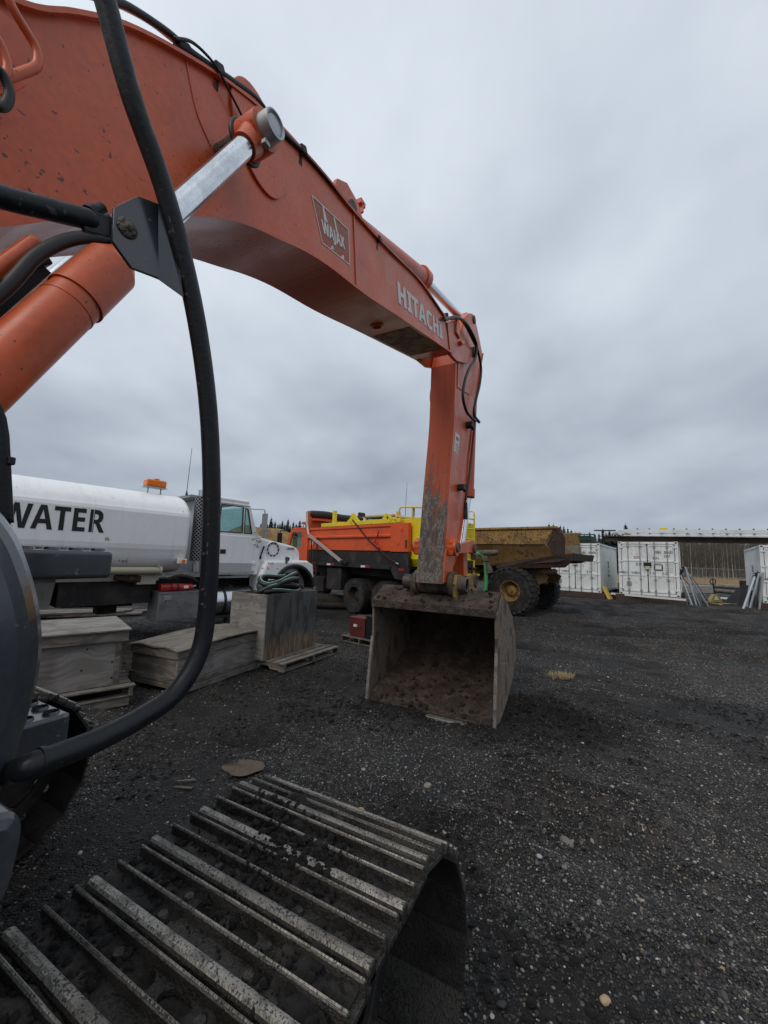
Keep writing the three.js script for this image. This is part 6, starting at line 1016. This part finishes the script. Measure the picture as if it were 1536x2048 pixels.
// ---------- small things on the ground ----------
{
  const c = ground(1122, 1356), tuft = [], tt = thing('grass_tuft', 'small tuft of dry straw coloured grass on the gravel', 'grass', V(c.x, gh(c.x, c.z), c.z));
  const bl = []; for (let i = 0; i < 330; i++) { const a = RR(0, 6.283), r = 0.14 * Math.sqrt(rnd()), L = RR(0.05, 0.13), bx = Math.cos(a) * r * 1.3, bz = Math.sin(a) * r * 0.7, lx = RR(-2.2, 2.2) + Math.cos(a) * 0.8, lz = RR(-2.2, 2.2) + Math.sin(a) * 0.6, w = 0.004; const g = new THREE.BufferGeometry(), q = [bx - w, 0, bz, bx + w, 0, bz + w, bx + lx * L * 0.5, L * RR(0.35, 1.0), bz + lz * L * 0.5]; g.setAttribute('position', new THREE.BufferAttribute(new Float32Array(q), 3)); g.computeVertexNormals(); bl.push(g); }
  part('blades', bl, std({ color: 0xa3936e, roughness: 0.9, side: THREE.DoubleSide }), tt, { kind: 'stuff' });
  const st = (px, py, s, col, label) => { const p = ground(px, py), m = solo('stone', stone(41 + px % 7, 2, 0.5), std({ color: col, roughness: 0.75 }), label, 'stone'); m.position.set(p.x, gh(p.x, p.z) + s * 0.3, p.z); m.scale.set(s * 1.3, s * 0.65, s); m.rotation.y = px; };
  st(1263, 1606, 0.018, 0xb29a78, 'small tan stone lying alone on dark gravel'); st(1133, 1672, 0.035, 0x6b6761, 'grey stone half sunk in the gravel beside a smaller one'); st(722, 1611, 0.02, 0xb08c50, 'ochre yellow stone at the rim of the soil before the track'); st(855, 1572, 0.026, 0x8a8376, 'pale flattish stone on the gravel before the bucket'); st(1210, 2020, 0.018, 0xa89272, 'rounded beige stone among the nearest gravel'); st(765, 1648, 0.025, 0x77705f, 'long greyish stone on the soil beside the track');
  // flat slab of hardened mud, splinters
  { const p = ground(488, 1542), g = new THREE.CircleGeometry(1, 40).rotateX(-Math.PI / 2), q = g.attributes.position; for (let i = 0; i < q.count; i++) { const a = Math.atan2(q.getZ(i), q.getX(i)), k = i ? 0.75 + 0.5 * fbm3(Math.cos(a) * 1.5, Math.sin(a) * 1.5, 0, 931, 3) : 0; q.setXYZ(i, q.getX(i) * k * 0.17, i ? 0.004 : 0.014, q.getZ(i) * k * 0.12); } g.computeVertexNormals(); const m = solo('dried_mud_slab', g, std({ map: T.dryMud, color: 0xd0ccc6, roughness: 0.9, side: THREE.DoubleSide }), 'flat pale slab of dried mud on the gravel before the track', 'mud slab'); m.position.set(p.x, gh(p.x, p.z) + 0.014, p.z); }
  for (const [px, py, r] of [[372, 1569, 0.2], [366, 1582, -0.05]]) { const p = ground(px, py), m = solo('wood_splinter', rbox(0.13, 0.012, 0.016, 0.003, 0, 0, 0, 0, 0, 0, 1), M.plyBrown, 'thin splinter of wood on the gravel between the two tracks', 'splinter', 'splinters between the tracks'); m.position.set(p.x, gh(p.x, p.z) + 0.012, p.z); m.rotation.y = r; }
}
// ---------- far ground, trees, fence ----------
{
  const hillMat = std({ map: rep(tex(256, 256, (u, v) => { const n = fbm(u * 8, v * 8, 8, 951, 5), k = fbm(u * 40, v * 40, 40, 955, 3); return mix3([0.42, 0.33, 0.22], [0.53, 0.43, 0.27], smooth(0.35, 0.65, n)).map(x => x * (0.8 + 0.4 * k)); }), 8), roughness: 0.95 });
  const hill = (cx, cz, rx, rz, hh, s) => { const g = new THREE.PlaneGeometry(2, 2, 60, 60).rotateX(-Math.PI / 2), p = g.attributes.position; for (let i = 0; i < p.count; i++) { const a = p.getX(i), b = p.getZ(i), r = Math.hypot(a, b), k = smooth(1, 0.15, r) * (0.85 + 0.3 * fbm3(a * 3, b * 3, s, 961, 4)) - 0.05; p.setXYZ(i, cx + a * rx, k * hh, cz + b * rz); } g.computeVertexNormals(); const m = part(numbered('hill'), g, hillMat, scene); m.userData.kind = 'structure'; };
  hill(-19, -62, 14, 9, 6.2, 1); hill(-10, -66, 16, 9, 4.4, 2); hill(-44, -70, 22, 10, 5, 3);
  // field of dry grass beyond the yard
  { const g = new THREE.PlaneGeometry(1, 1, 160, 60).rotateX(-Math.PI / 2), p = g.attributes.position; for (let i = 0; i < p.count; i++) { const x = p.getX(i) * 500, t = p.getZ(i) + 0.5, e = 6 * fbm3(x * 0.12, 3, 1, 971, 4) + 2 * fbm3(x * 0.7, 1, 2, 973, 3), z = mix(-34 - e, -330, t * t); p.setXYZ(i, x, 0.03 + 0.25 * (fbm3(x * 0.3, z * 0.3, 0, 975, 3) - 0.35), z); } g.computeVertexNormals(); const m = part('grass_field', g, hillMat, scene); m.userData.kind = 'structure'; }
  const needle = std({ color: 0x17221a, roughness: 0.9, side: THREE.DoubleSide }), needle2 = std({ color: 0x1c251c, roughness: 0.9, side: THREE.DoubleSide }), bark = std({ color: 0x3b332c, roughness: 0.95 }), pale = std({ color: 0x96928a, roughness: 0.9 }), twig = std({ color: 0x565049, roughness: 0.95, side: THREE.DoubleSide });
  const spruceGeo = (seed) => { const r = mulberry(seed), P = []; for (let k = 0; k < 30; k++) { const y = 0.06 + 0.92 * k / 30, rad = 0.23 * Math.pow(1 - y, 0.85) * (0.75 + 0.5 * r()) + 0.008, nb = 8 + Math.floor(4 * r()); for (let i = 0; i < nb; i++) { const a = r() * 6.283, L = rad * (0.6 + 0.6 * r()), dy = -L * (0.25 + 0.35 * r()), w = 0.018 + L * 0.28, ca = Math.cos(a), sa = Math.sin(a); const t = [ca * L, y + dy, sa * L], m = [ca * L * 0.55, y + dy * 0.35 + 0.02, sa * L * 0.55]; P.push(0, y + 0.025, 0, m[0] - sa * w, m[1] - 0.02, m[2] + ca * w, t[0], t[1], t[2], 0, y + 0.025, 0, t[0], t[1], t[2], m[0] + sa * w, m[1] - 0.02, m[2] - ca * w); } } P.push(-0.008, 0.95, 0, 0.008, 0.95, 0, 0, 1.03, 0); const g = new THREE.BufferGeometry(); g.setAttribute('position', new THREE.BufferAttribute(new Float32Array(P), 3)); g.computeVertexNormals(); return uvbox(g); };
  const SG = [1, 2, 3, 4, 5].map(spruceGeo), TG = clean(new THREE.CylinderGeometry(0.004, 0.016, 1, 6).translate(0, 0.5, 0));
  const spruce = (x, z, h, label, group) => { const i = Math.floor(rnd() * 5), t = thing('spruce_tree', label, 'tree', V(x, 0, z), RR(0, 6.28), group); t.scale.set(h * RR(0.85, 1.2), h, h * RR(0.85, 1.2)); const c = new THREE.Mesh(SG[i], i % 2 ? needle : needle2); c.name = 'crown'; c.castShadow = c.receiveShadow = true; t.add(c); const k = new THREE.Mesh(TG, bark); k.name = 'trunk'; k.castShadow = true; t.add(k); };
  const hor = px => 1089 + 0.03492 * px;
  const byPx = (px, top, d, label, group) => { const r = ray(px, hor(px)); const k = d / -r.z; const x = r.x * k; spruce(x, -d, EYE + (hor(px) - top) / F * d * 1.0, label, group); };
  for (const [px, top] of [[518, 1046], [526, 1038], [531, 1048], [538, 1034], [546, 1042], [552, 1047], [556, 1046], [561, 1040], [566, 1047], [572, 1037], [577, 1049], [583, 1043], [589, 1047], [596, 1040], [603, 1049], [609, 1044], [616, 1048], [622, 1050], [633, 1047]]) byPx(px, top, RR(100, 125), 'dark spruce in the row beyond the brown mound', 'spruces beyond the mound');
  for (const [px, top] of [[960, 1056], [972, 1058], [985, 1053], [998, 1057], [1010, 1058], [1024, 1057], [1040, 1058], [1056, 1059], [1070, 1058], [1086, 1056]]) byPx(px, top, RR(150, 180), 'far low spruce just above the rim of the tipping body', 'far spruces above the tipping body');
  for (const [px, top] of [[1092, 1053], [1099, 1046], [1108, 1047], [1115, 1055], [1122, 1050], [1129, 1051], [1137, 1055], [1144, 1059], [1152, 1063], [1160, 1064], [1170, 1066], [1181, 1063], [1190, 1068], [1200, 1066], [1208, 1056], [1214, 1064], [1221, 1060], [1227, 1066], [1233, 1061], [1241, 1063], [1248, 1066], [1254, 1047], [1262, 1063]]) byPx(px, top, RR(85, 105), 'dark spruce standing behind the white containers', 'spruces behind the containers');
  for (let i = 0; i < 46; i++) byPx(RR(1335, 1535), RR(1072, 1090), RR(100, 125), 'dark spruce deep in the bare wood', 'spruces in the bare wood');
  // bare trees seen through the gap between containers
  const bareGeo = (seed) => { const r = mulberry(seed), g = [], tw = []; const sway = (r() - 0.5) * 0.05; const pt = y => V(sway * Math.sin(y * 3) , y, sway * 0.6 * Math.sin(y * 4 + seed)); const tr = []; for (let k = 0; k < 6; k++) tr.push(cyl(pt(k / 6), pt((k + 1) / 6 + 0.002), 0.0085 * (1 - k / 7), 0.0085 * (1 - (k + 1) / 7), 6)); for (let i = 0; i < 46; i++) { const y = 0.3 + 0.68 * r(), a = r() * 6.283, L = (0.05 + 0.12 * r()) * (1.15 - 0.6 * y), p = pt(y), q = p.clone().add(V(Math.cos(a) * L * 0.7, L * (0.5 + 0.6 * r()), Math.sin(a) * L * 0.7)); tw.push(cyl(p, q, 0.0022, 0.0008, 3)); for (let k = 0; k < 3; k++) { const s = p.clone().lerp(q, 0.4 + 0.5 * r()), e = s.clone().add(V((r() - 0.5) * 0.06, 0.02 + 0.05 * r(), (r() - 0.5) * 0.06)); tw.push(cyl(s, e, 0.0011, 0.0004, 3)); } } return [merged(tr), merged(tw)]; };
  const BG = [11, 12, 13, 14].map(bareGeo);
  for (let i = 0; i < 64; i++) { const px = 1325 + i * 3.4 + RR(-2, 2), d = RR(72, 96), r = ray(px, hor(px)), h = RR(7.6, 9.4) * d / 84, t = thing('bare_tree', 'slender leafless tree behind the chain link fence', 'tree', V(r.x * d / -r.z, 0, -d), RR(0, 6.28), 'bare trees behind the fence'), k = Math.floor(rnd() * 4); t.scale.setScalar(h); const m = new THREE.Mesh(BG[k][0], pale); m.name = 'trunk'; t.add(m); const c = new THREE.Mesh(BG[k][1], twig); c.name = 'crown'; t.add(c); m.castShadow = c.castShadow = true; }
  // thicket between the trunks
  { const P = []; for (let i = 0; i < 26000; i++) { const px = RR(1320, 1545), d = RR(76, 110), r = ray(px, hor(px)), x = r.x * d / -r.z, y = RR(0, 7.5), L = RR(0.4, 1.4), a = RR(-0.5, 0.5), w = 0.03; P.push(x - w, y, -d, x + w, y, -d, x + a * L, y + L, -d + RR(-0.3, 0.3)); } const g = new THREE.BufferGeometry(); g.setAttribute('position', new THREE.BufferAttribute(new Float32Array(P), 3)); g.computeVertexNormals(); const m = part('thicket', g, twig, scene, { kind: 'stuff' }); m.userData = { kind: 'stuff', label: 'tangle of brown twigs filling the bare wood', category: 'thicket' }; }
  // chain link fence
  const a = ray(1345, 1140), b = ray(1535, 1140), d1 = 66, A = V(a.x * d1 / -a.z, 0, -d1), Bq = V(b.x * d1 / -b.z, 0, -d1 + 2), f = thing('chain_link_fence', 'thin grey chain link fence in front of the bare wood', 'fence', A), D = Bq.clone().sub(A), n = 7;
  for (let i = 0; i <= n; i++) part('post', cyl(D.clone().multiplyScalar(i / n), D.clone().multiplyScalar(i / n).setY(1.9), 0.035, 0.035, 8), M.zinc, f);
  part('rail', cyl(V(0, 1.88, 0), D.clone().setY(1.88), 0.025, 0.025, 6), M.zinc, f);
  const wr = []; const len = D.length(); for (let s = 0; s < len; s += 0.16) for (const q of [-1, 1]) { const p = D.clone().multiplyScalar(s / len), e = D.clone().multiplyScalar(clamp((s + q * 1.8) / len)); wr.push(cyl(p, e.setY(1.85), 0.003, 0.003, 3)); } part('wire_mesh', wr, M.zinc, f, { kind: 'stuff' });
}
renderer.render(scene, camera);
